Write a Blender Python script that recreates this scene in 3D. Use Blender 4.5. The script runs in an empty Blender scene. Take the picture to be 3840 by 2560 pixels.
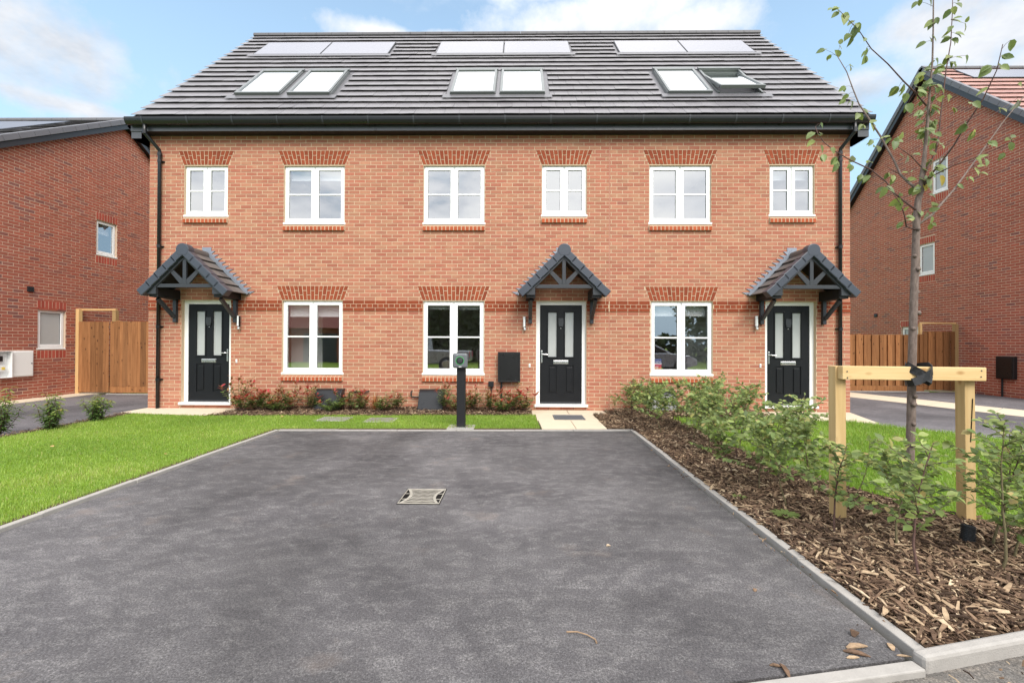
import bpy, math, random
import numpy as np
from mathutils import Matrix, Vector

SC = bpy.context.scene
R = math.radians
rng = np.random.default_rng(7)
random.seed(7)

# ------------------------------------------------------------------ camera
cam = bpy.data.cameras.new('camera')
cam.sensor_width = 36.0
cam.lens = 15.673
cam.clip_start = 0.05
cam.clip_end = 3000.0
CAM = bpy.data.objects.new('camera', cam)
SC.collection.objects.link(CAM)
yaw, pit, rol = R(0.787), R(0.34), R(0.233)
fw = Vector((-math.sin(yaw) * math.cos(pit), math.cos(yaw) * math.cos(pit), math.sin(pit)))
r0 = Vector((math.cos(yaw), math.sin(yaw), 0)); u0 = r0.cross(fw)
rt = r0 * math.cos(rol) + u0 * math.sin(rol); up = u0 * math.cos(rol) - r0 * math.sin(rol)
CAM.matrix_world = Matrix(((rt.x, up.x, -fw.x, 0), (rt.y, up.y, -fw.y, 0), (rt.z, up.z, -fw.z, 1.37), (0, 0, 0, 1)))
SC.camera = CAM

# ------------------------------------------------------------------ sky, sun, exposure
SUN_DIR = Vector((0.28, -0.66, 0.70)).normalized()
SC.view_settings.view_transform = 'Standard'
SC.view_settings.look = 'None'
SC.view_settings.exposure = 1.19
SC.view_settings.gamma = 1.0
SC.view_settings.use_curve_mapping = False

class NT:
    """small helper around a node tree"""
    def __init__(s, tree):
        s.t = tree; tree.nodes.clear()
    def n(s, kind, props=None, **ins):
        nd = s.t.nodes.new(kind)
        for k, v in (props or {}).items():
            setattr(nd, k, v)
        for k, v in ins.items():
            key = int(k[1:]) if (k[0] == 'i' and k[1:].isdigit()) else k.replace('_', ' ')
            sock = nd.inputs[key]
            if isinstance(v, bpy.types.NodeSocket):
                s.t.links.new(v, sock)
            elif isinstance(v, bpy.types.Node):
                s.t.links.new(v.outputs[0], sock)
            else:
                sock.default_value = v
        return nd
    def m(s, op, a, b=0.0, clamp=False):
        return s.n('ShaderNodeMath', {'operation': op, 'use_clamp': clamp}, i0=a, i1=b).outputs[0]
    def mix(s, f, a, b, blend='MIX'):
        nd = s.t.nodes.new('ShaderNodeMix'); nd.data_type = 'RGBA'; nd.blend_type = blend
        for k, v in ((0, f), (6, a), (7, b)):
            if isinstance(v, bpy.types.NodeSocket): s.t.links.new(v, nd.inputs[k])
            elif isinstance(v, bpy.types.Node): s.t.links.new(v.outputs[0], nd.inputs[k])
            else: nd.inputs[k].default_value = (v if k == 0 else (tuple(v) + (1,))[:4])
        return nd.outputs[2]
    def ramp(s, f, stops, interp='LINEAR'):
        nd = s.t.nodes.new('ShaderNodeValToRGB'); cr = nd.color_ramp; cr.interpolation = interp
        while len(cr.elements) < len(stops): cr.elements.new(0.5)
        for e, (p, c) in zip(cr.elements, stops):
            e.position = p
            e.color = (c, c, c, 1) if isinstance(c, (int, float)) else tuple(c) + (1,)
        s.t.links.new(f, nd.inputs[0]); return nd.outputs[0]
    def sep(s, v):
        nd = s.n('ShaderNodeSeparateXYZ', None, i0=v); return nd.outputs
    def noise(s, vec, scale, detail=3.0, rough=0.55, out=0, **k):
        nd = s.n('ShaderNodeTexNoise', None, Scale=scale, Detail=detail, Roughness=rough, **k)
        if vec is not None: s.t.links.new(vec, nd.inputs['Vector'])
        return nd.outputs[out]
    def scl(s, vec, v):
        return s.n('ShaderNodeVectorMath', {'operation': 'MULTIPLY'}, i0=vec, i1=v).outputs[0]

world = bpy.data.worlds.new('World'); SC.world = world; world.use_nodes = True
w = NT(world.node_tree)
sky = w.n('ShaderNodeTexSky', {'sky_type': 'NISHITA', 'sun_disc': False, 'sun_elevation': math.asin(SUN_DIR.z),
          'sun_rotation': math.atan2(SUN_DIR.x, SUN_DIR.y), 'air_density': 1.2, 'dust_density': 1.5, 'ozone_density': 1.6})
D = w.n('ShaderNodeTexCoord').outputs['Generated']
dx, dy, dz = w.sep(D)
dzc = w.m('MAXIMUM', dz, 0.0)
# a cloud deck seen in perspective
den = w.m('ADD', dzc, 0.16)
pl = w.n('ShaderNodeCombineXYZ', None, i0=w.m('DIVIDE', dx, den), i1=w.m('DIVIDE', dy, den), i2=0.37).outputs[0]
n1 = w.noise(pl, 0.9, 8, 0.58)
n2 = w.noise(pl, 3.2, 6, 0.6)
nz = w.m('ADD', w.m('MULTIPLY', n1, 0.68), w.m('MULTIPLY', n2, 0.32))
n3 = w.noise(D, 8.0, 8, 0.62)
# single heaps of cloud in the half of the sky over the house
heap = None
for (cx, cy, cz, rx, rz) in ((-.700, .575, .420, .085, .060), (-.655, .62, .425, .05, .034), (.161, .795, .584, .15, .030), (.31, .775, .556, .085, .026),
                             (.08, .81, .578, .07, .016), (.655, .618, .432, .085, .060), (.60, .645, .470, .055, .030), (.556, .715, .418, .052, .024),
                             (.700, .62, .385, .06, .03), (-.655, .665, .352, .075, .014), (-.24, .80, .557, .05, .010), (-.14, .80, .562, .035, .008)):
    d2 = w.m('ADD', w.m('POWER', w.m('DIVIDE', w.m('SUBTRACT', dx, cx), rx), 2.0),
             w.m('POWER', w.m('DIVIDE', w.m('SUBTRACT', dz, cz), rz), 2.0))
    g = w.m('MULTIPLY', w.m('EXPONENT', w.m('MULTIPLY', d2, -0.55)), w.m('GREATER_THAN', dy, 0.0))
    heap = g if heap is None else w.m('MAXIMUM', heap, g)
hp = w.m('ADD', heap, w.m('MULTIPLY', w.m('SUBTRACT', n3, 0.5), 2.1))
hmask = w.ramp(hp, [(0.30, 0.0), (0.70, 0.55), (1.15, 0.92)])
# the deck thickens towards the zenith and behind the camera
over = w.ramp(w.m('ADD', dz, w.m('MULTIPLY', dy, -0.30)), [(0.30, 0.0), (0.56, 1.0)], 'EASE')
cov = w.m('ADD', nz, w.m('MULTIPLY', over, 0.30))
dmask = w.ramp(cov, [(0.60, 0.0), (0.74, 1.0)], 'EASE')
mask = w.m('MAXIMUM', hmask, dmask)
shade = w.ramp(w.noise(pl, 1.6, 6, 0.6), [(0.34, (0.56, 0.60, 0.67)), (0.50, (0.90, 0.91, 0.94)), (0.64, (1.08, 1.07, 1.06))])
cl_str = w.m('ADD', 0.48, w.m('MULTIPLY', over, 0.50))
cloudc = w.n('ShaderNodeVectorMath', {'operation': 'SCALE'}, i0=shade, Scale=cl_str).outputs[0]
skyv = w.n('ShaderNodeVectorMath', {'operation': 'SCALE'}, i0=sky.outputs[0], Scale=0.098).outputs[0]
skyv = w.mix(w.ramp(dzc, [(0.0, 0.90), (0.36, 0.72), (0.60, 0.42)]), skyv, (0.285, 0.425, 0.555))
fin = w.mix(mask, skyv, cloudc)
bg = w.n('ShaderNodeBackground', None, Color=fin, Strength=1.0)
w.n('ShaderNodeOutputWorld', None, Surface=bg)

sun = bpy.data.lights.new('sun', 'SUN'); sun.energy = 1.5; sun.angle = R(28); sun.color = (1.0, 0.95, 0.88)
SUN = bpy.data.objects.new('sun', sun); SC.collection.objects.link(SUN)
SUN.rotation_euler = SUN_DIR.to_track_quat('Z', 'Y').to_euler()

# ------------------------------------------------------------------ object helpers
LINK = SC.collection.objects.link

def tag(o, label=None, cat=None, group=None, kind=None):
    if label: o['label'] = label
    if cat: o['category'] = cat
    if group: o['group'] = group
    if kind: o['kind'] = kind
    return o

def thing(name, label, cat, loc, group=None):
    o = bpy.data.objects.new(name, None); LINK(o); o.location = loc; o.empty_display_size = 0.2
    return tag(o, label, cat, group)

def origin_of(p):
    v = Vector((0, 0, 0))
    while p is not None:
        v = v + p.location; p = p.parent
    return v

def addobj(name, me, parent=None, mat=None):
    """links a mesh whose vertices are world coordinates"""
    if mat is not None and not me.materials: me.materials.append(mat)
    o = bpy.data.objects.new(name, me); LINK(o)
    if parent is not None:
        o.parent = parent; o.location = -origin_of(parent)
    return o

def inst(name, me, parent, loc, rotz=0.0, rot=None):
    o = bpy.data.objects.new(name, me); LINK(o)
    o.parent = parent
    o.location = Vector(loc) - origin_of(parent)
    o.rotation_euler = rot if rot is not None else (0, 0, rotz)
    return o

def npmesh(name, V, F, mat=None, tint=None, smooth=False):
    """V (n,3), F (m,k) all polygons with k corners"""
    V = np.asarray(V, dtype=np.float32); F = np.asarray(F, dtype=np.int32)
    me = bpy.data.meshes.new(name)
    me.vertices.add(len(V)); me.vertices.foreach_set('co', V.ravel())
    k = F.shape[1]
    me.loops.add(F.size); me.loops.foreach_set('vertex_index', F.ravel())
    me.polygons.add(len(F)); me.polygons.foreach_set('loop_start', np.arange(0, F.size, k, dtype=np.int32))
    me.polygons.foreach_set('loop_total', np.full(len(F), k, dtype=np.int32))
    me.polygons.foreach_set('use_smooth', np.full(len(F), bool(smooth)))
    me.update(calc_edges=True)
    if tint is not None:
        at = me.attributes.new('tint', 'FLOAT_COLOR', 'POINT')
        t = np.ones((len(V), 4), dtype=np.float32); t[:, :tint.shape[1]] = tint
        at.data.foreach_set('color', t.ravel())
    if mat: me.materials.append(mat)
    return me

class Frame:
    """wall frame: u along the wall, d into the wall, z up"""
    def __init__(s, o, u, d, zv=(0, 0, 1)):
        s.o = np.array(o, float); s.u = np.array(u, float); s.d = np.array(d, float); s.z = np.array(zv, float)
        s.flip = np.dot(np.cross(s.u, s.d), s.z) < 0
    def p(s, u, d, z): return s.o + s.u * u + s.d * d + s.z * z
WORLD = Frame((0, 0, 0), (1, 0, 0), (0, 1, 0))
BOXF = np.array([(0, 1, 3, 2), (4, 6, 7, 5), (0, 4, 5, 1), (2, 3, 7, 6), (0, 2, 6, 4), (1, 5, 7, 3)])

class MB:
    def __init__(s): s.v = []; s.f = []
    def add(s, pts, faces, flip=False):
        b = len(s.v); s.v.extend([tuple(map(float, p)) for p in pts])
        for f in faces:
            f = [b + i for i in f]
            s.f.append(f[::-1] if flip else f)
        return s
    def box(s, u0, u1, d0, d1, z0, z1, fr=WORLD):
        pts = [fr.p(u, d, z) for u in (u0, u1) for d in (d0, d1) for z in (z0, z1)]
        # order: u,d,z bits
        return s.add(pts, BOXF if not fr.flip else BOXF[:, ::-1])
    def prism(s, poly, d0, d1, fr=WORLD):
        """poly in (u,z), extruded along d"""
        n = len(poly); a = sum(poly[i][0] * poly[(i + 1) % n][1] - poly[(i + 1) % n][0] * poly[i][1] for i in range(n))
        if a < 0: poly = poly[::-1]
        pts = [fr.p(u, d0, z) for u, z in poly] + [fr.p(u, d1, z) for u, z in poly]
        fs = [list(range(n)), list(range(2 * n - 1, n - 1, -1))] + [[i, n + i, n + (i + 1) % n, (i + 1) % n] for i in range(n)]
        return s.add(pts, fs, fr.flip)
    def slab(s, poly, z0, z1):
        """poly in (x,y), extruded up"""
        n = len(poly); a = sum(poly[i][0] * poly[(i + 1) % n][1] - poly[(i + 1) % n][0] * poly[i][1] for i in range(n))
        if a < 0: poly = poly[::-1]
        pts = [(x, y, z0) for x, y in poly] + [(x, y, z1) for x, y in poly]
        fs = [list(range(n - 1, -1, -1)), list(range(n, 2 * n))] + [[i, (i + 1) % n, n + (i + 1) % n, n + i] for i in range(n)]
        return s.add(pts, fs)
    def tube(s, pts, radii, n=8, cap=True):
        pts = [np.array(p, float) for p in pts]
        if not hasattr(radii, '__len__'): radii = [radii] * len(pts)
        b = len(s.v); last = None
        for i, p in enumerate(pts):
            t = pts[min(i + 1, len(pts) - 1)] - pts[max(i - 1, 0)]; t /= (np.linalg.norm(t) + 1e-9)
            ref = last if last is not None else (np.array((0, 0, 1.)) if abs(t[2]) < 0.9 else np.array((1., 0, 0)))
            a = ref - t * np.dot(ref, t); a /= (np.linalg.norm(a) + 1e-9); last = a; c = np.cross(t, a)
            for k in range(n):
                th = 2 * math.pi * k / n
                s.v.append(tuple(p + (a * math.cos(th) + c * math.sin(th)) * radii[i]))
        for i in range(len(pts) - 1):
            for k in range(n):
                q = b + i * n + k; q2 = b + i * n + (k + 1) % n
                s.f.append([q, q2, q2 + n, q + n])
        if cap:
            s.f.append([b + k for k in range(n)][::-1]); e = b + (len(pts) - 1) * n; s.f.append([e + k for k in range(n)])
        return s
    def obox(s, c, ax, h):
        c = np.array(c, float); ax = [np.array(a, float) for a in ax]
        pts = [c + ax[0] * h[0] * i + ax[1] * h[1] * j + ax[2] * h[2] * k for i in (-1, 1) for j in (-1, 1) for k in (-1, 1)]
        fl = np.dot(np.cross(ax[0], ax[1]), ax[2]) < 0
        return s.add(pts, BOXF if not fl else BOXF[:, ::-1])
    def lathe(s, c, axis, prof, n=20):
        """prof: list of (radius, distance along axis)"""
        c = np.array(c, float); t = np.array(axis, float); t /= np.linalg.norm(t)
        ref = np.array((0, 0, 1.)) if abs(t[2]) < .9 else np.array((1., 0, 0))
        a = np.cross(ref, t); a /= np.linalg.norm(a); e = np.cross(t, a); b = len(s.v)
        for r, d in prof:
            for k in range(n):
                th = 2 * math.pi * k / n
                s.v.append(tuple(c + t * d + (a * math.cos(th) + e * math.sin(th)) * r))
        for i in range(len(prof) - 1):
            for k in range(n):
                q = b + i * n + k; q2 = b + i * n + (k + 1) % n; s.f.append([q, q2, q2 + n, q + n])
        s.f.append([b + k for k in range(n)][::-1]); q = b + (len(prof) - 1) * n; s.f.append([q + k for k in range(n)])
        return s
    def mesh(s, name, mat=None, tint=None, smooth=False, origin=None):
        me = bpy.data.meshes.new(name)
        v = s.v if origin is None else [(x - origin[0], y - origin[1], z - origin[2]) for x, y, z in s.v]
        me.from_pydata(v, [], s.f); me.update()
        if tint is not None:
            at = me.attributes.new('tint', 'FLOAT_COLOR', 'POINT')
            at.data.foreach_set('color', np.tile(np.array((list(tint) + [1, 1, 1, 1])[:4], np.float32), len(v)))
        if smooth: me.polygons.foreach_set('use_smooth', np.ones(len(me.polygons), dtype=bool))
        if mat: me.materials.append(mat)
        return me
    def build(s, name, mat, parent=None, bevel=0.0, smooth=False, origin=None, tint=None, seg=2, stuff=False):
        me = s.mesh(name, mat, tint, smooth, origin)
        o = addobj(name, me, parent) if origin is None else bpy.data.objects.new(name, me)
        if origin is not None:
            LINK(o); o.location = origin
        if bevel:
            b = o.modifiers.new('bevel', 'BEVEL'); b.width = bevel; b.segments = seg; b.limit_method = 'ANGLE'; b.angle_limit = R(35)
            b.harden_normals = False
        if stuff: o['kind'] = 'stuff'
        return o

# ------------------------------------------------------------------ materials
MATS = {}
def newmat(name):
    m = bpy.data.materials.new(name); m.use_nodes = True
    t = NT(m.node_tree); MATS[name] = m
    return m, t
def finish(t, col, rough=0.6, spec=0.5, bump=None, bstr=0.3, bdist=0.01, metal=0.0, **k):
    p = t.n('ShaderNodeBsdfPrincipled', None, Base_Color=col if not isinstance(col, tuple) else (col + (1,))[:4], Roughness=rough, Metallic=metal, **k)
    p.inputs['Specular IOR Level'].default_value = spec
    if bump is not None:
        b = t.n('ShaderNodeBump', None, Height=bump, Strength=bstr, Distance=bdist)
        t.t.links.new(b.outputs[0], p.inputs['Normal'])
    t.n('ShaderNodeOutputMaterial', None, Surface=p)
    return p
def pos(t): return t.n('ShaderNodeNewGeometry').outputs['Position']
def tintn(t): return t.n('ShaderNodeAttribute', {'attribute_name': 'tint'}).outputs['Color']

def plain(name, col, rough=0.5, spec=0.5, var=0.06, scale=6.0, metal=0.0, bump=0.0, bscale=60.0, **k):
    """paint or plastic with slight dirt and unevenness"""
    m, t = newmat(name); P = pos(t)
    n = t.noise(P, scale, 5, 0.6)
    c = t.mix(n, tuple(x * (1 - var * 2) for x in col), tuple(min(1, x * (1 + var)) for x in col))
    rr = t.m('ADD', rough, t.m('MULTIPLY', t.m('SUBTRACT', t.noise(P, scale * 3, 3), 0.5), 0.18))
    finish(t, c, rr, spec, t.noise(P, bscale, 3) if bump else None, bump, 0.004, metal, **k)
    return m

def brick_mat(name, stops, buff, buffamt, stretch, dark=(0.24, 0.12, 0.10), bs=1.0):
    m, t = newmat(name); P = pos(t); T = tintn(t); r, g, b = t.sep(T)
    base = t.ramp(r, stops)
    q = t.scl(P, stretch)
    n = t.noise(q, 1.0, 4, 0.6)
    s = t.m('MULTIPLY', t.ramp(n, [(0.42, 0.0), (0.66, 1.0)]), t.m('MULTIPLY', t.ramp(b, [(0.15, 0.15), (0.9, 1.0)]), buffamt))
    c = t.mix(s, base, buff)
    n2 = t.noise(P, 40.0, 4, 0.7)
    c = t.mix(t.m('MULTIPLY', t.ramp(n2, [(0.55, 0.0), (0.8, 1.0)]), 0.35), c, dark)
    c = t.mix(1.0, c, t.ramp(g, [(0.0, 0.90), (1.0, 1.08)]), 'MULTIPLY')
    wide = t.noise(P, 0.55, 4, 0.6)
    c = t.mix(1.0, c, t.ramp(wide, [(0.3, 0.92), (0.7, 1.06)]), 'MULTIPLY')
    finish(t, c, 0.85, 0.25, t.m('ADD', t.noise(P, 120, 4, 0.7), t.noise(P, 25, 2)), 0.45, 0.004)
    return m

M = {}
M['brick'] = brick_mat('multi_red_brick', [(0.0, (.375, .130, .084)), (0.4, (.405, .150, .096)), (0.75, (.41, .170, .106)), (0.92, (.40, .185, .115)), (1.0, (.345, .124, .086))],
                       (.46, .27, .16), 0.58, (5.0, 5.0, 16.0))
M['sidebrick'] = brick_mat('dark_red_brick', [(0.0, (.355, .098, .064)), (0.45, (.37, .112, .073)), (0.72, (.335, .106, .073)), (0.86, (.31, .102, .075)), (0.95, (.245, .095, .08)), (1.0, (.21, .09, .082))],
                       (.42, .17, .10), 0.35, (7.0, 7.0, 20.0))
M['orangebrick'] = brick_mat('orange_brick', [(0.0, (.245, .054, .023)), (0.5, (.285, .064, .028)), (1.0, (.22, .048, .022))], (.42, .13, .06), 0.3, (9, 9, 9), (.3, .07, .03))
M['bandbrick'] = brick_mat('dark_orange_brick', [(0.0, (.225, .045, .018)), (0.5, (.26, .055, .022)), (1.0, (.20, .04, .018))], (.30, .075, .03), 0.3, (9, 9, 9), (.16, .035, .015))
M['sillbrick'] = brick_mat('sill_brick', [(0.0, (.36, .078, .03)), (0.5, (.42, .095, .038)), (1.0, (.33, .07, .03))], (.45, .13, .06), 0.3, (9, 9, 9), (.25, .055, .022))
M['soldierbrick'] = brick_mat('soldier_brick', [(0.0, (.36, .07, .045)), (0.5, (.41, .085, .055)), (1.0, (.33, .065, .045))], (.45, .12, .07), 0.3, (9, 9, 9), (.26, .06, .04))
def mortar(name, a, b):
    m, t = newmat(name); P = pos(t)
    finish(t, t.mix(t.noise(P, 9, 5, .65), a, b), 0.95, 0.15, t.noise(P, 150, 3), 0.5, 0.003); return m
M['mortar'] = mortar('buff_mortar', (.50, .375, .255), (.60, .46, .32))
M['sidemortar'] = mortar('tan_mortar', (.53, .40, .30), (.63, .49, .37))
M['redjoint'] = plain('joint_sealant', (.42, .17, .12), .8)

def tile_mat(name, a, b, rough=0.42, spec=0.5):
    m, t = newmat(name); P = pos(t); T = tintn(t); r, g, bl = t.sep(T)
    c = t.mix(r, a, b)
    st = t.noise(t.scl(P, (9, 2, 2)), 1.0, 4, .6)
    c = t.mix(1.0, c, t.ramp(st, [(.3, .96), (.7, 1.04)]), 'MULTIPLY')
    finish(t, c, t.m('ADD', rough, t.m('MULTIPLY', g, .12)), spec, t.noise(P, 90, 3), 0.25, 0.003); return m
M['tile'] = tile_mat('slate_grey_tile', (.158, .148, .158), (.185, .174, .184), .37)
M['redtile'] = tile_mat('red_brown_tile', (.30, .15, .125), (.40, .21, .17), .5, .4)
M['porchtile'] = tile_mat('brown_grey_tile', (.10, .09, .085), (.15, .135, .125), .55, .4)
M['ridge'] = plain('ridge_concrete', (.12, .115, .125), .6, .4, .1, 4)
M['vergecap'] = plain('verge_plastic', (.050, .058, .077), .38, .5, .06, 3)
M['darkcap'] = plain('verge_dark', (.15, .148, .165), .5, .5, .08, 3)
M['dgrey'] = plain('anthracite_paint', (.035, .038, .044), .38, .5, .08, 3)
M['fascia'] = plain('fascia_plastic', (.062, .067, .078), .32, .5, .08, 2)
M['black'] = plain('black_plastic', (.010, .010, .011), .30, .5, .1, 3)
M['matblack'] = plain('black_matt', (.012, .012, .013), .5, .4, .1, 4)
M['upvc'] = plain('white_upvc', (.86, .86, .85), .32, .5, .02, 1.5)
M['whitebox'] = plain('white_cabinet', (.80, .80, .78), .45, .4, .02, 2)
M['chrome'] = plain('brushed_chrome', (.62, .62, .62), .28, .5, .04, 20, 1.0)
M['lead'] = plain('lead_sheet', (.26, .29, .34), .45, .5, .14, 7, 0.35, .3, 30)
M['flash'] = plain('grey_flashing', (.155, .15, .162), .42, .5, .10, 5, 0.2)
M['skyframe'] = plain('grey_green_frame', (.17, .182, .182), .35, .5, .05, 3, .3)
M['concrete'] = plain('edging_concrete', (.37, .35, .325), .85, .2, .14, 12, 0, .5, 140)
M['paving'] = plain('buff_paving', (.62, .53, .40), .85, .2, .05, 5, 0, .3, 120)
M['soil'] = plain('bare_soil', (.11, .075, .05), .95, .1, .25, 12, 0, .6, 60)
M['redpipe'] = plain('interior_wall', (.82, .80, .76), .8, .2, .03, 2)
M['intfloor'] = plain('interior_floor', (.20, .17, .14), .6, .3, .1, 2)
M['blind'] = plain('roller_blind', (.74, .75, .77), .8, .2, .02, 2)
M['roomdoor'] = plain('room_door', (.80, .80, .78), .5, .4, .02, 2)
M['dark'] = plain('recess_shade', (.012, .011, .010), .9, .1, .2, 5)  # near-black colour standing in for the shade inside openings
M['rubber'] = plain('black_rubber', (.022, .023, .026), .55, .4, .2, 12, 0, .4, 60)
M['castmetal'] = plain('cement_stained_iron', (.36, .335, .285), .8, .3, .25, 25, 0, .6, 90)
M['covermetal'] = plain('galvanised_cover', (.36, .35, .33), .55, .5, .18, 15, .4, .3, 90)
M['grate'] = plain('plastic_grate', (.17, .175, .19), .5, .4, .1, 10)
M['charger'] = plain('charger_grey', (.125, .137, .147), .38, .5, .04, 3)
M['green'] = plain('green_ring', (.05, .33, .09), .4, .5, .1, 20)
M['gasbox'] = plain('glossy_black_lid', (.018, .019, .022), .30, .35, .05, 2)
M['silver'] = plain('silver_paint', (.42, .44, .46), .28, .6, .03, 2, .6)
M['redroof2'] = plain('garage_tiles', (.25, .09, .07), .8, .2, .2, 6)
M['bluesticker'] = plain('blue_card', (.05, .08, .28), .6, .3, .04, 8)
M['redsticker'] = plain('red_card', (.62, .04, .10), .6, .3, .04, 8)
M['whitesticker'] = plain('white_card', (.85, .85, .85), .6, .3, .02, 8)
M['yellow'] = plain('yellow_label', (.8, .6, .12), .6, .3, .05, 8)

# glass: a clear coated pane that lets the room through and mirrors the place in front
def glass(name, fac, tintc=(.985, .99, .99), rough=0.0):
    m, t = newmat(name)
    lw = t.n('ShaderNodeFresnel', None, IOR=1.5).outputs[0]
    f = t.m('ADD', fac, t.m('MULTIPLY', lw, 0.8), True)
    f = t.m('MULTIPLY', f, t.m('SUBTRACT', 1.0, t.n('ShaderNodeNewGeometry').outputs['Backfacing']))
    tr = t.n('ShaderNodeBsdfTransparent', None, Color=tintc + (1,))
    gl = t.n('ShaderNodeBsdfGlossy', None, Color=(.96, .98, 1, 1), Roughness=rough)
    nb = t.noise(pos(t), 1.3, 2)
    bu = t.n('ShaderNodeBump', None, Height=nb, Strength=.04, Distance=.02); t.t.links.new(bu.outputs[0], gl.inputs['Normal'])
    mx = t.n('ShaderNodeMixShader', None, i0=f, i1=tr, i2=gl)
    t.n('ShaderNodeOutputMaterial', None, Surface=mx); return m
M['glass'] = glass('coated_glass', 0.33)
M['skyglass'] = glass('roof_glass', 0.75)
M['frost'] = plain('frosted_glass', (.44, .455, .45), .16, .6, .08, 2, 0, .2, 300)
def panelmat():
    m, t = newmat('solar_glass'); P = pos(t)
    d = t.n('ShaderNodeBsdfPrincipled', None, Base_Color=(.03, .035, .06, 1), Roughness=.3)
    g = t.n('ShaderNodeBsdfGlossy', None, Color=(.97, .96, 1, 1), Roughness=.12)
    mx = t.n('ShaderNodeMixShader', None, i0=.24, i1=d, i2=g)
    t.n('ShaderNodeOutputMaterial', None, Surface=mx); return m
M['solar'] = panelmat()

def wood(name, a, b, knot, along, scale=1.0, knots=True, rough=.7):
    """along: 0 x, 1 y, 2 z = direction of the grain, in object space with a random shift per piece"""
    m, t = newmat(name); oc = t.n('ShaderNodeTexCoord').outputs['Object']
    rnd = t.n('ShaderNodeObjectInfo').outputs['Random']
    v = t.n('ShaderNodeVectorMath', {'operation': 'ADD'}, i0=oc, i1=t.n('ShaderNodeCombineXYZ', None, i0=t.m('MULTIPLY', rnd, 37.0), i1=t.m('MULTIPLY', rnd, 91.0), i2=t.m('MULTIPLY', rnd, 53.0)).outputs[0]).outputs[0]
    st = [26.0 * scale] * 3; st[along] = 1.6 * scale
    g = t.noise(t.scl(v, tuple(st)), 1.0, 5, .6, Distortion=.6)
    c = t.mix(t.ramp(g, [(.3, 0.0), (.7, 1.0)]), a, b)
    if knots:
        ks = [9.0] * 3; ks[along] = 4.5
        vo = t.n('ShaderNodeTexVoronoi', {'feature': 'F1'}, Scale=1.0); t.t.links.new(t.scl(v, tuple(ks)), vo.inputs['Vector'])
        c = t.mix(t.ramp(vo.outputs['Distance'], [(.08, .85), (.20, 0.0)]), c, knot)
    c = t.mix(1.0, c, t.ramp(rnd, [(0.0, .60), (1.0, 1.25)]), 'MULTIPLY')
    finish(t, c, rough, .25, g, .35, .003); return m
M['fencewood'] = wood('treated_fence_wood', (.21, .088, .032), (.36, .165, .065), (.07, .026, .010), 2)
M['framewood'] = wood('pale_gate_wood', (.50, .31, .13), (.60, .40, .19), (.25, .11, .03), 2, 1, False)
M['stakewood'] = wood('pale_stake_wood', (.50, .335, .145), (.62, .45, .225), (.30, .15, .05), 2, .8)
M['barwood'] = wood('pale_bar_wood', (.52, .355, .155), (.64, .47, .24), (.32, .16, .05), 0, .8)

def barkmat(name, a, b):
    m, t = newmat(name); P = pos(t)
    n = t.noise(t.scl(P, (60, 60, 22)), 1.0, 5, .65)
    finish(t, t.mix(t.ramp(n, [(.3, 0.), (.7, 1.)]), a, b), .8, .2, n, .6, .004); return m
M['bark'] = barkmat('sapling_bark', (.105, .078, .066), (.225, .175, .148))
M['twig'] = barkmat('twig_bark', (.075, .042, .036), (.15, .09, .075))
M['greenstem'] = barkmat('green_stem', (.10, .085, .045), (.19, .16, .09))

def leafmat(name, stops, back=None, trans=.35):
    m, t = newmat(name); T = tintn(t); r, g, b = t.sep(T); P = pos(t)
    c = t.ramp(r, stops)
    c = t.mix(1.0, c, t.ramp(g, [(0., .65), (1., 1.35)]), 'MULTIPLY')
    c = t.mix(t.m('MULTIPLY', t.noise(P, 55, 3), .25), c, tuple(x * 0.6 for x in stops[0][1]))
    if back:
        bf = t.n('ShaderNodeNewGeometry').outputs['Backfacing']; c = t.mix(bf, c, back)
    p = t.n('ShaderNodeBsdfPrincipled', None, Base_Color=c, Roughness=.42)
    p.inputs['Specular IOR Level'].default_value = .4
    tl = t.n('ShaderNodeBsdfTranslucent', None, Color=t.mix(1.0, c, (1.25, 1.3, .7), 'MULTIPLY'))
    mx = t.n('ShaderNodeMixShader', None, i0=trans, i1=p, i2=tl)
    t.n('ShaderNodeOutputMaterial', None, Surface=mx); return m
M['hedgeleaf'] = leafmat('hedge_leaf', [(0., (.085, .14, .045)), (.5, (.195, .265, .08)), (.85, (.37, .43, .13)), (1., (.40, .31, .12))], (.21, .265, .15))
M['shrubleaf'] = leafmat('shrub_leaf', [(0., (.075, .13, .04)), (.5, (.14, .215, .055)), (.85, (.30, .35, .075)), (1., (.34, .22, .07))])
M['treeleaf'] = leafmat('tree_leaf', [(0., (.12, .17, .06)), (.45, (.21, .27, .09)), (.8, (.33, .37, .12)), (.9, (.34, .34, .10)), (1., (.50, .38, .06))], (.24, .28, .20), .3)
M['photleaf'] = leafmat('glossy_green_red_leaf', [(0., (.09, .15, .045)), (.35, (.15, .22, .06)), (.55, (.23, .26, .08)), (.7, (.26, .09, .05)), (.85, (.38, .055, .05)), (1., (.46, .04, .06))])
M['flaxleaf'] = leafmat('bronze_strap_leaf', [(0., (.23, .085, .04)), (.6, (.36, .14, .055)), (.9, (.45, .23, .09)), (1., (.62, .45, .20))], None, .25)
M['fartree'] = leafmat('far_leaf', [(0., (.03, .05, .016)), (1., (.06, .085, .03))], None, .15)
M['grass'] = leafmat('grass_blade', [(0., (.165, .275, .042)), (.5, (.265, .395, .065)), (.85, (.38, .47, .115)), (1., (.46, .44, .20))], None, .45)

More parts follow.
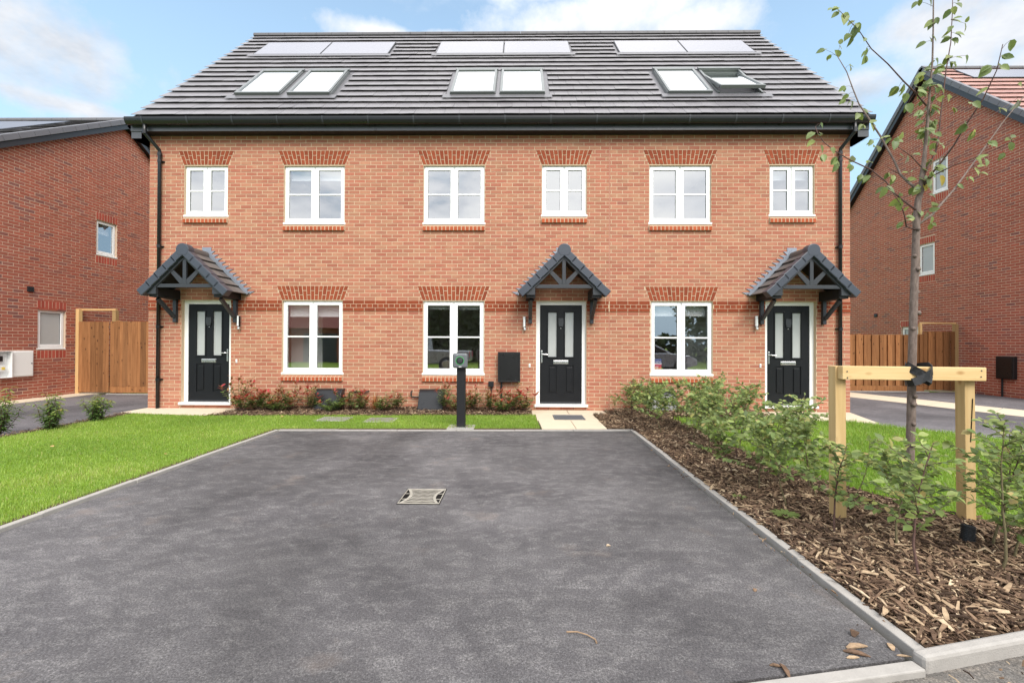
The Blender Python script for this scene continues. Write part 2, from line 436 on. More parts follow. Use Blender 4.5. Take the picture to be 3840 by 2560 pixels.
def lawnmat():
    m, t = newmat('lawn_ground'); P = pos(t)
    c = t.mix(t.noise(P, 3, 5, .7), (.15, .24, .03), (.21, .31, .045))
    c = t.mix(t.ramp(t.noise(P, 45, 3), [(.5, 0.), (.8, .6)]), c, (.09, .08, .03))
    finish(t, c, .9, .1, t.noise(P, 90, 3), .8, .02); return m
M['lawn'] = lawnmat()

def asphalt(name, lo, hi, pale, dust=.5, soil=.25):
    m, t = newmat(name); P = pos(t)
    big = t.noise(t.scl(P, (1.0, 1.5, 1)), .9, 7, .66)
    mid = t.noise(t.scl(P, (1.0, 1.6, 1)), 6.5, 8, .72, Distortion=.4)
    fine = t.noise(P, 75, 5, .85)
    grit = t.noise(P, 140, 3, .8)
    c = t.mix(t.ramp(big, [(.34, 0.), (.66, 1.)]), lo, hi)
    dm = t.m('MULTIPLY', t.ramp(mid, [(.47, 0.), (.64, 1.)]), t.ramp(fine, [(.36, .15), (.62, 1.)]))
    c = t.mix(t.m('MULTIPLY', dm, dust), c, pale)
    c = t.mix(1.0, c, t.ramp(fine, [(.30, .42), (.50, .98), (.70, 1.65)]), 'MULTIPLY')
    c = t.mix(1.0, c, t.ramp(grit, [(.28, .45), (.5, 1.0), (.72, 1.8)]), 'MULTIPLY')
    c = t.mix(t.m('MULTIPLY', t.ramp(t.noise(P, 1.9, 5, .6), [(.60, 0.), (.76, 1.)]), soil), c, (.21, .165, .135))
    worn = t.noise(t.scl(P, (1.0, .8, 1)), .42, 5, .6, Distortion=.8)
    c = t.mix(1.0, c, t.ramp(worn, [(.36, .74), (.62, 1.34)]), 'MULTIPLY')
    pits = t.n('ShaderNodeTexVoronoi', {'feature': 'F1'}, Scale=48.0); t.t.links.new(P, pits.inputs['Vector'])
    c = t.mix(t.m('MULTIPLY', t.ramp(pits.outputs['Distance'], [(.06, 1.), (.16, 0.)]), .55), c, tuple(x * .35 for x in lo))
    h = t.m('ADD', t.m('MULTIPLY', grit, .5), t.m('MULTIPLY', fine, .7))
    finish(t, c, .82, .3, h, .6, .006); return m
M['asphalt'] = asphalt('bay_asphalt', (.060, .057, .060), (.104, .099, .101), (.245, .235, .228), .42, .4)
M['drive'] = asphalt('drive_asphalt', (.085, .080, .086), (.125, .117, .122), (.20, .19, .19), .4, .1)
M['road'] = asphalt('road_asphalt', (.10, .095, .09), (.16, .145, .13), (.26, .22, .18), .6, .6)

def mulchmat():
    m, t = newmat('bark_chip'); T = tintn(t); r, g, b = t.sep(T); P = pos(t)
    c = t.ramp(r, [(0., (.050, .031, .021)), (.28, (.135, .084, .055)), (.56, (.25, .165, .105)), (.82, (.43, .315, .20)), (1., (.60, .475, .33))])
    n = t.noise(t.scl(P, (50, 50, 50)), 1.0, 4, .6)
    c = t.mix(1.0, c, t.ramp(n, [(.3, .7), (.7, 1.25)]), 'MULTIPLY')
    finish(t, c, .85, .2, n, .5, .004); return m
M['mulch'] = mulchmat()

# ------------------------------------------------------------------ brickwork
CH, PITCH = 0.0752, 0.22425
def brick_tint(n, g):
    return np.stack([g.random(n), g.random(n), g.random(n)], 1)

def brick_proto(name, L, Hh, depth, mat, n, g):
    out = []
    for i in range(n):
        j = np.clip(g.normal(0, .0009, 4), -.0012, .0012)
        v = []
        for x in (-L / 2, L / 2):
            for y in (0, depth):
                for z in (-Hh / 2, Hh / 2):
                    v.append((x, y + (j[0] if y == 0 else 0), z + j[1] * (1 if x > 0 else -1)))
        me = npmesh(name, v, BOXF, mat, np.repeat(brick_tint(1, g), 8, 0))
        out.append(me)
    return out

def rot_of(fr):
    return math.atan2(fr.u[1], fr.u[0])

def joined_bricks(name, fr, recs, depth, mat, parent, g, kind='stuff', proud=0.0):
    """recs: (u0,u1,z0,z1) boxes joined in one mesh"""
    r = np.array(recs); n = len(r)
    jit = np.clip(g.normal(0, .001, n), -.002, .0018) - proud
    V = np.zeros((n, 8, 3)); k = 0
    for a in (0, 1):
        for b in (0, 1):
            for c in (0, 1):
                u = r[:, a]; d = jit if b == 0 else np.full(n, depth); z = r[:, 2 + c]
                V[:, k] = fr.o + u[:, None] * fr.u + d[:, None] * fr.d + z[:, None] * fr.z; k += 1
    F = (np.arange(n)[:, None, None] * 8 + BOXF[None]).reshape(-1, 4)
    me = npmesh(name, V.reshape(-1, 3), F, mat, np.repeat(brick_tint(n, g), 8, 0))
    o = addobj(name, me, parent)
    if kind: o['kind'] = kind
    return o

def bond(u0, u1, z0, rows, blocked, pitch=PITCH, ch=CH, joint=.0132, limit=None):
    """stretcher bond: returns (u0,u1,z0,z1,full)"""
    out = []
    for k in range(rows):
        za, zb = z0 + k * ch, z0 + (k + 1) * ch; zm = (za + zb) / 2
        lo, hi = u0, u1
        if limit:
            lim = limit(zm)
            if lim is None: continue
            lo, hi = max(lo, lim[0]), min(hi, lim[1])
        bl = sorted(blocked(k, zm))
        x = u0 - (pitch / 2 if k % 2 else 0)
        while x < u1 - .004:
            segs = [(max(x, lo) + joint / 2, min(x + pitch, hi) - joint / 2)]
            for a, b in bl:
                ns = []
                for s, e in segs:
                    if b <= s or a >= e: ns.append((s, e)); continue
                    if a - joint / 2 > s: ns.append((s, a - joint / 2))
                    if b + joint / 2 < e: ns.append((b + joint / 2, e))
                segs = ns
            for s, e in segs:
                if e - s > .012: out.append((s, e, za + joint / 2, zb - joint / 2, abs(e - s - pitch + joint) < .002))
            x += pitch
    return out

def lay_bricks(fr, recs, mat, parent, seed, near, nparts=300, depth=.1, nvar=24):
    """the nearest full bricks as parts that share meshes, the rest joined"""
    g = np.random.default_rng(seed)
    full = [i for i, r in enumerate(recs) if r[4]]
    eye = np.array(near)
    dist = {i: np.linalg.norm(fr.p((recs[i][0] + recs[i][1]) / 2, 0, (recs[i][2] + recs[i][3]) / 2) - eye) for i in full}
    sel = sorted(full, key=lambda i: dist[i])[:nparts]
    protos = brick_proto('brick', PITCH - .0132, CH - .0132, depth, mat, nvar, g)
    rz = rot_of(fr)
    for i in sel:
        r = recs[i]
        inst('brick', protos[int(g.integers(nvar))], parent, fr.p((r[0] + r[1]) / 2, float(np.clip(g.normal(0, .0008), -.001, .001)), (r[2] + r[3]) / 2), rz)
    s = set(sel)
    joined_bricks('brickwork', fr, [r[:4] for i, r in enumerate(recs) if i not in s], depth, mat, parent, g)

def backing(fr, u0, u1, z0, z1, holes, d0, d1, top=None):
    """mortar sheet with openings; top(u) optional gable line given as polygon points"""
    us = sorted({u0, u1, *[h[0] for h in holes], *[h[1] for h in holes]} | (set(np.linspace(u0, u1, 40)) if top else set()))
    zs = sorted({z0, z1, *[h[2] for h in holes], *[h[3] for h in holes]})
    mb = MB()
    for a, b in zip(us[:-1], us[1:]):
        for c, e in zip(zs[:-1], zs[1:]):
            um, zm = (a + b) / 2, (c + e) / 2
            if any(h[0] < um < h[1] and h[2] < zm < h[3] for h in holes): continue
            if top:
                ta, tb = top(a), top(b)
                if min(ta, tb) <= c: continue
                mb.prism([(a, c), (b, c), (b, min(e, tb)), (a, min(e, ta))], d0, d1, fr)
            else:
                mb.box(a, b, d0, d1, c, e, fr)
    return mb

# ------------------------------------------------------------------ windows
def window(fr, u0, u1, z0, z1, parent, lights=2, back=.045, bar=True, blind=0.0, gl='glass', sillout=.05, sillx=.02):
    """frame > sash, pane, glazing_bar, sill, blind"""
    of, sf, mu = .038, .062, .058
    sh = .055
    zb = z0 + sh
    m = MB(); d0, d1 = back, back + .07
    m.box(u0, u0 + of, d0, d1, zb, z1, fr).box(u1 - of, u1, d0, d1, zb, z1, fr)
    m.box(u0 + of, u1 - of, d0, d1, z1 - of, z1, fr).box(u0 + of, u1 - of, d0, d1, zb, zb + of, fr)
    if lights == 2:
        um = (u0 + u1) / 2; m.box(um - mu / 2, um + mu / 2, d0 + .006, d1, zb + of, z1 - of, fr)
        cells = [(u0 + of, um - mu / 2), (um + mu / 2, u1 - of)]
    else: cells = [(u0 + of, u1 - of)]
    w_ = m.build('window', M['upvc'], parent, .004)
    s = MB().box(u0 - sillx, u1 + sillx, back - sillout, back + .07, z0 + .012, zb - .002, fr); s.build('sill', M['upvc'], w_, .006)
    for a, b in cells:
        c, e = zb + of, z1 - of
        q = MB(); k0, k1 = back - .014, back + .05; a2, b2, c2, e2 = a - .012, b + .012, c - .012, e + .012
        q.box(a2, a2 + sf, k0, k1, c2, e2, fr).box(b2 - sf, b2, k0, k1, c2, e2, fr)
        q.box(a2 + sf, b2 - sf, k0, k1, e2 - sf, e2, fr).box(a2 + sf, b2 - sf, k0, k1, c2, c2 + sf, fr)
        q.build('sash', M['upvc'], w_, .006)
        ga, gb, gc, ge = a2 + sf, b2 - sf, c2 + sf, e2 - sf
        MB().box(ga, gb, back + .012, back + .016, gc, ge, fr).build('pane', M[gl], w_)
        # dark gasket line round the pane
        k = MB(); t_ = .005
        k.box(ga, ga + t_, back + .004, back + .012, gc, ge, fr).box(gb - t_, gb, back + .004, back + .012, gc, ge, fr)
        k.box(ga + t_, gb - t_, back + .004, back + .012, ge - t_, ge, fr).box(ga + t_, gb - t_, back + .004, back + .012, gc, gc + t_, fr)
        k.build('gasket', M['dgrey'], w_)
        if bar:
            zm = (gc + ge) / 2; MB().box(ga, gb, back - .004, back + .011, zm - .014, zm + .014, fr).build('glazing_bar', M['upvc'], w_)
    if blind:
        zt = z1 - of - sf
        MB().box(u0 + .07, u1 - .07, back + .14, back + .145, zt - blind, z1 + .02, fr).box(u0 + .07, u1 - .07, back + .132, back + .152, zt - blind - .028, zt - blind, fr).build('blind', M['blind'], w_)
    return w_

def room(fr, u0, u1, z0, z1, parent, depth=3.4, name='room'):
    m = MB(); d0 = .135
    m.box(u0, u1, depth, depth + .05, z0, z1, fr).box(u0 - .05, u0, d0, depth + .05, z0, z1, fr).box(u1, u1 + .05, d0, depth + .05, z0, z1, fr)
    m.box(u0 - .05, u1 + .05, d0, depth + .05, z1, z1 + .05, fr)
    r = m.build(name, M['redpipe'], parent)
    MB().box(u0 - .05, u1 + .05, d0, depth + .05, z0 - .05, z0, fr).build('room_floor', M['intfloor'], r)
    return r

def flat_arch(fr, u0, u1, z0, z1, splay, parent, n, seed):
    """fan of gauged bricks over an opening, alternately split high and low"""
    g = np.random.default_rng(seed)
    base = MB().prism([(u0, z0), (u1, z0), (u1 + splay, z1), (u0 - splay, z1)], .002, .09, fr).build('flat_arch', M['mortar'], parent)
    j = .0072
    for i in range(n):
        def x(t, h): # h 0..1
            a = u0 - splay * h; b = u1 + splay * h; return a + (b - a) * t
        cut = .36 if i % 2 else .66
        for h0, h1 in ((0.015, cut - .026), (cut + .026, .98)):
            za, zb = z0 + (z1 - z0) * h0, z0 + (z1 - z0) * h1
            poly = [(x(i / n, h0) + j, za), (x((i + 1) / n, h0) - j, za), (x((i + 1) / n, h1) - j, zb), (x(i / n, h1) + j, zb)]
            MB().prism(poly, -.004 + float(g.normal(0, .001)), .05, fr).build('brick', M['orangebrick'], base, tint=g.random(3))
    return base

def brick_sill(fr, u0, u1, z0, z1, parent, n, seed):
    g = np.random.default_rng(seed)
    base = MB().box(u0 + .004, u1 - .004, -.043, .09, z0 + .003, z1 - .030, fr).build('brick_sill', M['mortar'], parent)
    wd = (u1 - u0) / n; j = .008
    for i in range(n):
        a, b = u0 + i * wd + j, u0 + (i + 1) * wd - j
        p = [fr.p(a, -.045, z0), fr.p(a, -.045, z1 - .042), fr.p(a, .03, z1), fr.p(a, .03, z0),
             fr.p(b, -.045, z0), fr.p(b, -.045, z1 - .042), fr.p(b, .03, z1), fr.p(b, .03, z0)]
        fs = [(3, 2, 1, 0), (4, 5, 6, 7), (0, 1, 5, 4), (1, 2, 6, 5), (2, 3, 7, 6), (3, 0, 4, 7)]
        MB().add(p, fs, fr.flip).build('brick', M['sillbrick'], base, tint=g.random(3))
    return base

def soldiers(name, fr, u0, u1, z0, z1, parent, n, seed):
    g = np.random.default_rng(seed)
    base = MB().box(u0, u1, .002, .09, z0, z1, fr).build(name, M['sidemortar'], parent)
    wd = (u1 - u0) / n
    for i in range(n):
        MB().box(u0 + i * wd + .008, u0 + (i + 1) * wd - .008, -.002 + float(g.normal(0, .001)), .05, z0 + .006, z1 - .006, fr).build('brick', M['soldierbrick'], base, tint=g.random(3))
    return base

# ------------------------------------------------------------------ the terrace
W = 9.1
FF = Frame((0, W, 0), (1, 0, 0), (0, 1, 0))
X0, X1 = -7.64, 6.712
house = thing('terraced_house', 'long red brick terrace with three black front doors, six roof windows and solar panels', 'house', (-.46, W, 0))
UP = [(-6.908, -6.003, 3.955, 5.022), (-4.833, -3.579, 3.80, 5.02), (-1.952, -.698, 3.80, 5.02), (.475, 1.385, 3.96, 5.02), (2.660, 3.914, 3.805, 5.02), (5.09, 5.995, 3.965, 5.02)]
LO = [(-4.852, -3.600, .720, 2.243), (-1.950, -.698, .720, 2.243), (2.695, 3.947, .724, 2.248)]
DO = [(-6.94, -5.918), (.368, 1.390), (5.005, 6.027)]
SILLH = .108
holes = [(a, b, c, d) for a, b, c, d in UP + LO] + [(a, b, .03, 2.253) for a, b in DO]
arches = []
for (a, b, c, d) in UP: arches.append((a - .012, b + .012, 67 * CH, 71 * CH, .115 if b - a < 1 else .115))
for (a, b, c, d) in LO: arches.append((a - .012, b + .012, 30 * CH, 34 * CH, .108))
sills = [(a - .01, b + .01, c - SILLH - .012, c + .004) for a, b, c, d in UP + LO]
JX = 1.851
def blk(k, zm):
    out = [(a, b) for a, b, c, d in holes + sills if c < zm < d]
    for a, b, z0, z1, sp in arches:
        if z0 < zm < z1:
            h = (zm - z0) / (z1 - z0); out.append((a - sp * h, b + sp * h))
    if 27 <= k < 30: out.append((X0 - 1, X1 + 1))
    out.append((JX - .003, JX + .003))
    return out
recs = bond(X0, X1, 0.0, 75, blk)
lay_bricks(FF, recs, M['brick'], house, 11, (0, 0, 1.37))
backing(FF, X0 + .004, X1 - .004, -.05, 5.70, holes + [], .003, .135).build('wall', M['mortar'], house)
MB().box(JX - .006, JX + .006, -.001, .05, 0, 5.64, FF).build('movement_joint', M['redjoint'], house)
# the two-course band with a course of headers between
sc_base = MB()
def blk2(k, zm):
    return [(a, b) for a, b, c, d in holes if c < zm < d] + [(JX - .006, JX + .006)]
band = MB()
us = sorted([X0] + [v for a, b, c, d in holes if c < 2.1 < d for v in (a, b)] + [X1])
for a, b in zip(us[::2], us[1::2]):
    band.box(a + .004, b - .004, .0 - .009, .006, 27 * CH + .002, min(30 * CH, 2.25) - .002, FF)
band = band.build('string_course', M['mortar'], house)
gg = np.random.default_rng(5)
for k, pt in ((27, PITCH), (28, PITCH / 2), (29, PITCH)):
    for r in bond(X0, X1, 27 * CH, 3, lambda kk, zm, k=k: blk2(kk, zm) if kk == k - 27 else [(X0 - 9, X1 + 9)], pt, joint=.0095):
        MB().box(r[0], r[1], -.012 + float(gg.normal(0, .0008)), .05, r[2], r[3], FF).build('brick', M['bandbrick'], band, tint=gg.random(3))

for i, (a, b, z0, z1, sp) in enumerate(arches): flat_arch(FF, a, b, z0 + .003, z1 - .003, sp, house, 17 if b - a > 1.1 else 13, 40 + i)
for i, (a, b, c, d) in enumerate(UP + LO):
    brick_sill(FF, a - .012 if i < 6 else a - .012, b + .012, c - SILLH - .008, c + .002, house, 16 if b - a > 1.1 else 12, 60 + i)
bl = [0, .12, 0, 0, 0, .12, .19, .03, .16]
for i, (a, b, c, d) in enumerate(UP + LO):
    window(FF, a, b, c, d, house, 2, blind=bl[i])
    um = (a + b) / 2
    if i < 6: room(FF, um - .72 if b - a < 1 else um - .95, um + .72 if b - a < 1 else um + .95, 2.85, 5.2, house, 3.0)
    else: room(FF, um - 1.05, um + 1.05, .12, 2.5, house, 4.2)
# white doors standing inside the two outer rooms
for u0, u1, dd, hs in ((-5.15, -4.44, .95, 1), (3.62, 4.30, .95, -1)):
    rd = MB().box(u0, u1, dd, dd + .045, .12, 2.12, FF).build('room_door', M['roomdoor'], house, .004)
    hx = u1 - .16 if hs > 0 else u0 + .14
    k = MB().box(hx - .025, hx + .025, dd - .008, dd, .98, 1.16, FF).box(hx - .012, hx + .012, dd - .05, dd, 1.085, 1.105, FF)
    k.box(hx - (.13 if hs > 0 else -.0), hx + (.0 if hs > 0 else .12), dd - .055, dd - .04, 1.085, 1.107, FF).build('handle', M['lead'], rd)

# ---- front doors
def front_door(u0, hinge_right):
    """door leaf > frame, pane, letterbox, handle, knocker, sill"""
    u1 = u0 + 1.022; zt = 2.253; bk = .075
    lf = MB(); l0, l1, z0, z1 = u0 + .083, u1 - .083, .155, 2.172
    gz0, gz1 = 1.11, 2.03
    G = [(u0 + .245, u0 + .428), (u0 + .594, u0 + .777)]
    xs = [l0, G[0][0], G[0][1], G[1][0], G[1][1], l1]
    for i in range(5):
        if i in (1, 3):
            lf.box(xs[i], xs[i + 1], bk + .015, bk + .06, z0, .36, FF).box(xs[i], xs[i + 1], bk + .015, bk + .06, .935, gz0, FF).box(xs[i], xs[i + 1], bk + .015, bk + .06, gz1, z1, FF)
        else: lf.box(xs[i], xs[i + 1], bk + .015, bk + .06, z0, z1, FF)
    d = lf.build('front_door', M['doorpaint'], house)
    for a, b in G:
        MB().box(a, b, bk + .030, bk + .05, .36, .935, FF).build('recess', M['doorpaint'], d)
        MB().box(a + .035, b - .035, bk + .014, bk + .03, .40, .90, FF).build('door_panel', M['doorpaint'], d, .012)
        m = MB(); t = .022
        m.box(a - t, a + .004, bk + .002, bk + .03, gz0 - t, gz1 + t, FF).box(b - .004, b + t, bk + .002, bk + .03, gz0 - t, gz1 + t, FF)
        m.box(a + .004, b - .004, bk + .002, bk + .03, gz1 - .004, gz1 + t, FF).box(a + .004, b - .004, bk - .002, bk + .03, gz0 - t, gz0 + .004, FF)
        m.build('beading', M['doorpaint'], d, .005)
        MB().box(a + .004, b - .004, bk + .032, bk + .04, gz0 + .004, gz1 - .004, FF).build('pane', M['frost'], d)
    f = MB()
    f.box(u0, u0 + .08, bk, bk + .07, .15, zt, FF).box(u1 - .08, u1, bk, bk + .07, .15, zt, FF).box(u0 + .08, u1 - .08, bk, bk + .07, zt - .078, zt, FF)
    f.build('frame', M['upvc'], d, .004)
    MB().box(u0 - .03, u1 + .03, -.05, bk + .08, .098, .149, FF).build('sill', M['upvc'], d, .006)
    MB().box(l0, l1, bk + .004, bk + .02, .156, .18, FF).build('weather_bar', M['dgrey'], d, .004)
    um = (u0 + u1) / 2
    lb = MB().box(um - .155, um + .155, bk + .004, bk + .016, .965, 1.04, FF).build('letterbox', M['chrome'], d, .006)
    MB().box(um - .14, um + .14, bk - .006, bk + .005, .985, 1.03, FF).build('flap', M['chrome'], lb, .005)
    # knocker: tapering plate, and the spyhole
    MB().prism([(um - .055, 1.905), (um + .055, 1.905), (um + .058, 1.80), (um + .04, 1.73), (um - .04, 1.73), (um - .058, 1.80)], bk - .012, bk + .016, FF).build('knocker', M['dgrey'], d, .006)
    MB().lathe((um, W + bk + .016, 1.70), (0, -1, 0), [(.011, 0), (.011, .01), (.006, .014)], 12).build('spyhole', M['chrome'], d)
    hu = l1 - .035 if not hinge_right else l0 + .035
    s = -1 if not hinge_right else 1
    h = MB().box(hu - .016, hu + .016, bk + .003, bk + .016, .99, 1.24, FF).build('handle', M['chrome'], d, .004)
    MB().tube([FF.p(hu, bk + .01, 1.165), FF.p(hu, bk - .045, 1.165), FF.p(hu + s * .02, bk - .052, 1.165), FF.p(hu + s * .12, bk - .052, 1.162)], .010, 8).build('lever', M['chrome'], h)
    # brick threshold course under the sill
    for q in range(4):
        w4 = 1.022 / 4
        MB().box(u0 + q * w4 + .005, u0 + (q + 1) * w4 - .005, .01, .1, .035, .094, FF).build('threshold_brick', M['brick'], d, tint=gg.random(3))
    return d
M['doorpaint'] = plain('black_door_paint', (.0085, .0095, .0115), .40, .28, .05, 2, 0, .12, 220)
for i, (a, b) in enumerate(DO): front_door(a, i > 0)

# ---- eaves
GX0, GX1 = -7.865, 6.945
MB().box(GX0 + .02, GX1 - .02, 8.88, 8.90, 5.636, 5.86).build('fascia_board', M['fascia'], house, .003)
for x in (-2.88, 1.89): MB().box(x - .022, x + .022, 8.872, 8.879, 5.638, 5.80).build('fascia_joint', M['dgrey'], house)
MB().box(GX0 + .02, GX1 - .02, 8.90, W + .02, 5.640, 5.655).build('soffit', M['matblack'], house)
gp = []
for k in range(13):
    th = math.pi + math.pi * k / 12; gp.append((math.cos(th), math.sin(th)))
outer = [(8.805 + .068 * c, 5.865 + .135 * s) for c, s in gp]; inner = [(8.805 + .061 * c, 5.865 + .127 * s) for c, s in gp][::-1]
FY = Frame((0, 0, 0), (0, 1, 0), (1, 0, 0))
gut = MB().prism(outer + inner, GX0, GX1, FY).build('gutter', M['black'], house)
for x in (GX0, GX1 - .006): MB().prism(outer, x - .002 if x < 0 else x, x + .006 if x < 0 else x + .008, FY).build('stop_end', M['black'], gut)
cl_o = [(8.805 + .075 * c, 5.867 + .142 * s) for c, s in gp]
cl_i = [(8.805 + .0685 * c, 5.867 + .1355 * s) for c, s in gp][::-1]
x = GX0 + .35
while x < GX1:
    MB().prism(cl_o + cl_i, x - .014, x + .014, FY).box(x - .012, x + .012, 8.86, 8.879, 5.72, 5.80).build('gutter_bracket', M['dgrey'], gut); x += .905
# downpipes with a swan neck
for xg, xw in ((-7.50, -7.385), (6.585, 6.472)):
    yw = W - .055
    MB().tube([(xg, 8.805, 5.78), (xg, 8.805, 5.60), (xg, 8.81, 5.565), (xw, yw - .01, 5.32), (xw, yw, 5.27), (xw, yw, .02)], .034, 12).build('downpipe', M['black'], house, smooth=True)
    c = MB()
    for z in (5.58, 5.24, 5.1, 3.35, 1.7, .62): c.tube([(xw if z < 5.5 else xg, yw if z < 5.5 else 8.805, z - .03), (xw if z < 5.5 else xg, yw if z < 5.5 else 8.805, z + .03)], .041, 12)
    c.build('pipe_collar', M['black'], house)
    c = MB()
    for z in (5.10, 3.35, 1.7, .62): c.box(xw - .065, xw + .07, W - .03, W + .004, z - .012, z + .012)
    c.build('pipe_clip', M['black'], house)

# ---- the roof
A = math.atan(1.08145); CA, SA = math.cos(A), math.sin(A)
RF = Frame((0, 8.8, 5.888), (1, 0, 0), (0, SA, -CA), (0, CA, SA))
RS = 6.1127; GA = RS / 18
RX0, RX1 = -7.755, 6.905
SKY = [(-6.105, -5.115), (-4.975, -4.035), (-1.48, -.505), (-.42, .555), (3.145, 4.095), (4.205, 5.165)]
S0, S1 = 1.035, 2.595
SOL = [(-6.965, -3.425), (-2.165, 1.34), (2.60, 6.09)]
P0, P1 = 4.05, 5.19
def tile_proto(name, wd, ln, mat, n, g):
    out = []
    for i in range(n):
        e = g.normal(0, .0022, 3); h = wd / 2
        v = [(-h, -.050 + e[0], 0), (h, -.050 + e[1], 0), (h, -.005, ln), (-h, -.005, ln), (-h, -.043 + e[0], 0), (h, -.043 + e[1], 0), (h, .010, ln), (-h, .010, ln)]
        f = [(0, 1, 2, 3), (5, 4, 7, 6), (4, 5, 1, 0), (1, 5, 6, 2), (4, 0, 3, 7), (3, 2, 6, 7)]
        out.append(npmesh(name, v, f, mat, np.repeat(brick_tint(1, g), 8, 0)))
    return out
def mesh_tiles(name, fr, recs, ln, mat, parent, g):
    r = np.array(recs); n = len(r); e = g.normal(0, .0022, (n, 2)); V = np.zeros((n, 8, 3))
    for k, (a, d, z) in enumerate([(0, -.050, 0), (1, -.050, 0), (1, -.005, ln), (0, -.005, ln), (0, -.043, 0), (1, -.043, 0), (1, .010, ln), (0, .010, ln)]):
        dd = d + (e[:, a] if z == 0 else 0) * 1.0
        V[:, k] = fr.o + r[:, a][:, None] * fr.u + (np.full(n, 0.) + dd)[:, None] * fr.d + (r[:, 2] + z)[:, None] * fr.z
    f = np.array([(0, 1, 2, 3), (5, 4, 7, 6), (4, 5, 1, 0), (1, 5, 6, 2), (4, 0, 3, 7), (3, 2, 6, 7)])
    me = npmesh(name, V.reshape(-1, 3), (np.arange(n)[:, None, None] * 8 + f[None]).reshape(-1, 4), mat, np.repeat(brick_tint(n, g), 8, 0))
    o = addobj(name, me, parent); o['kind'] = 'stuff'; return o
def tile_roof(fr, u0, u1, S, rows, hol, mat, parent, seed, ang, nparts=300, pitch=.2985, name='roof_tile', limit=None):
    g = np.random.default_rng(seed); ga = S / rows; ln = ga * 1.2; recs = []
    for k in range(rows):
        s = k * ga; sm = s + ga / 2
        bl = [(a, b) for a, b, c, d in hol if c < sm < d]
        lo_, hi_ = (u0, u1) if limit is None else (max(u0, limit(sm)), u1)
        x = u0 - (pitch / 2 if k % 2 else 0)
        while x < u1 - .01:
            segs = [(max(x, lo_) + .002, min(x + pitch, hi_) - .002)]
            for a, b in bl:
                ns = []
                for p, q in segs:
                    if b <= p or a >= q: ns.append((p, q)); continue
                    if a > p: ns.append((p, a))
                    if b < q: ns.append((b, q))
                segs = ns
            for p, q in segs:
                if q - p > .02: recs.append((p, q, s, abs(q - p - pitch + .004) < .002))
            x += pitch
    eye = np.array((0, 0, 1.37)); full = [i for i, r in enumerate(recs) if r[3]]
    full.sort(key=lambda i: np.linalg.norm(fr.p((recs[i][0] + recs[i][1]) / 2, 0, recs[i][2]) - eye)); sel = full[:nparts]
    protos = tile_proto(name, pitch - .004, ln, mat, 20, g)
    mat3 = Matrix((fr.u, fr.d, fr.z)).transposed().to_euler()
    for i in sel:
        r = recs[i]; inst(name, protos[int(g.integers(20))], parent, fr.p((r[0] + r[1]) / 2, 0, r[2]), rot=mat3)
    ss = set(sel); mesh_tiles(name + 's', fr, [r[:3] for i, r in enumerate(recs) if i not in ss], ln, mat, parent, g)
hol = [(SKY[i][0] - .10, SKY[i + 1][1] + .10, S0 - .02, S1 + .12) for i in (0, 2, 4)] + [(a - .05, b + .05, P0 - .02, P1 + .02) for a, b in SOL]
tile_roof(RF, RX0, RX1, RS, 18, hol, M['tile'], house, 21, A)
YB = 17.1
rb = MB().box(RX0 + .03, RX1 - .03, .012, .10, -.02, RS - .02, RF)
FB = Frame((0, YB, 5.888), (1, 0, 0), (0, -SA, -CA), (0, -CA, SA))
rb.box(RX0, RX1, .0, .10, .0, RS + .03, FB); rb.build('roof', M['matblack'], house)
n = 32; wd = (RX1 - RX0) / n
for i in range(n):
    pr = [(.125 * math.cos(t), .115 * math.sin(t)) for t in np.linspace(-.15, math.pi + .15, 9)]
    MB().prism([(12.95 + c, 10.345 + s) for c, s in pr], RX0 + i * wd + .004, RX0 + (i + 1) * wd + (.02 if i % 2 else -.004), FY).build('ridge_tile', M['ridge'], house)
# side and back walls, verge boards
for xa, xb in ((X0, X0 + .1), (X1 - .1, X1)):
    MB().prism([(W + .13, -.05), (YB - .4, -.05), (YB - .4, 5.7), (12.95, 10.2), (W + .13, 5.95)], xa, xb, FY).build('side_wall', M['brick'], house, tint=(.3, .5, .5))
MB().box(X0 + .1, X1 - .1, YB - .5, YB - .4, -.05, 5.9).build('back_wall', M['brick'], house, tint=(.3, .5, .5))
for x in (RX0 + .01, RX1 - .03):
    MB().box(x, x + .02, .0, .22, -.05, RS, RF).build('bargeboard', M['dgrey'], house)
    MB().box(x, x + .02, .0, .22, -.05, RS, FB).build('bargeboard', M['dgrey'], house)
for xa, xb in ((GX0 + .02, X0 + .0), (X1, GX1 - .02)):
    MB().box(xa, xb, 8.895, W + .25, 5.50, 5.64).prism([(xa, 5.50), (xb, 5.50), (xb, 5.86), (xa, 5.86)], 8.902, 9.35).build('eaves_box', M['fascia'], house)

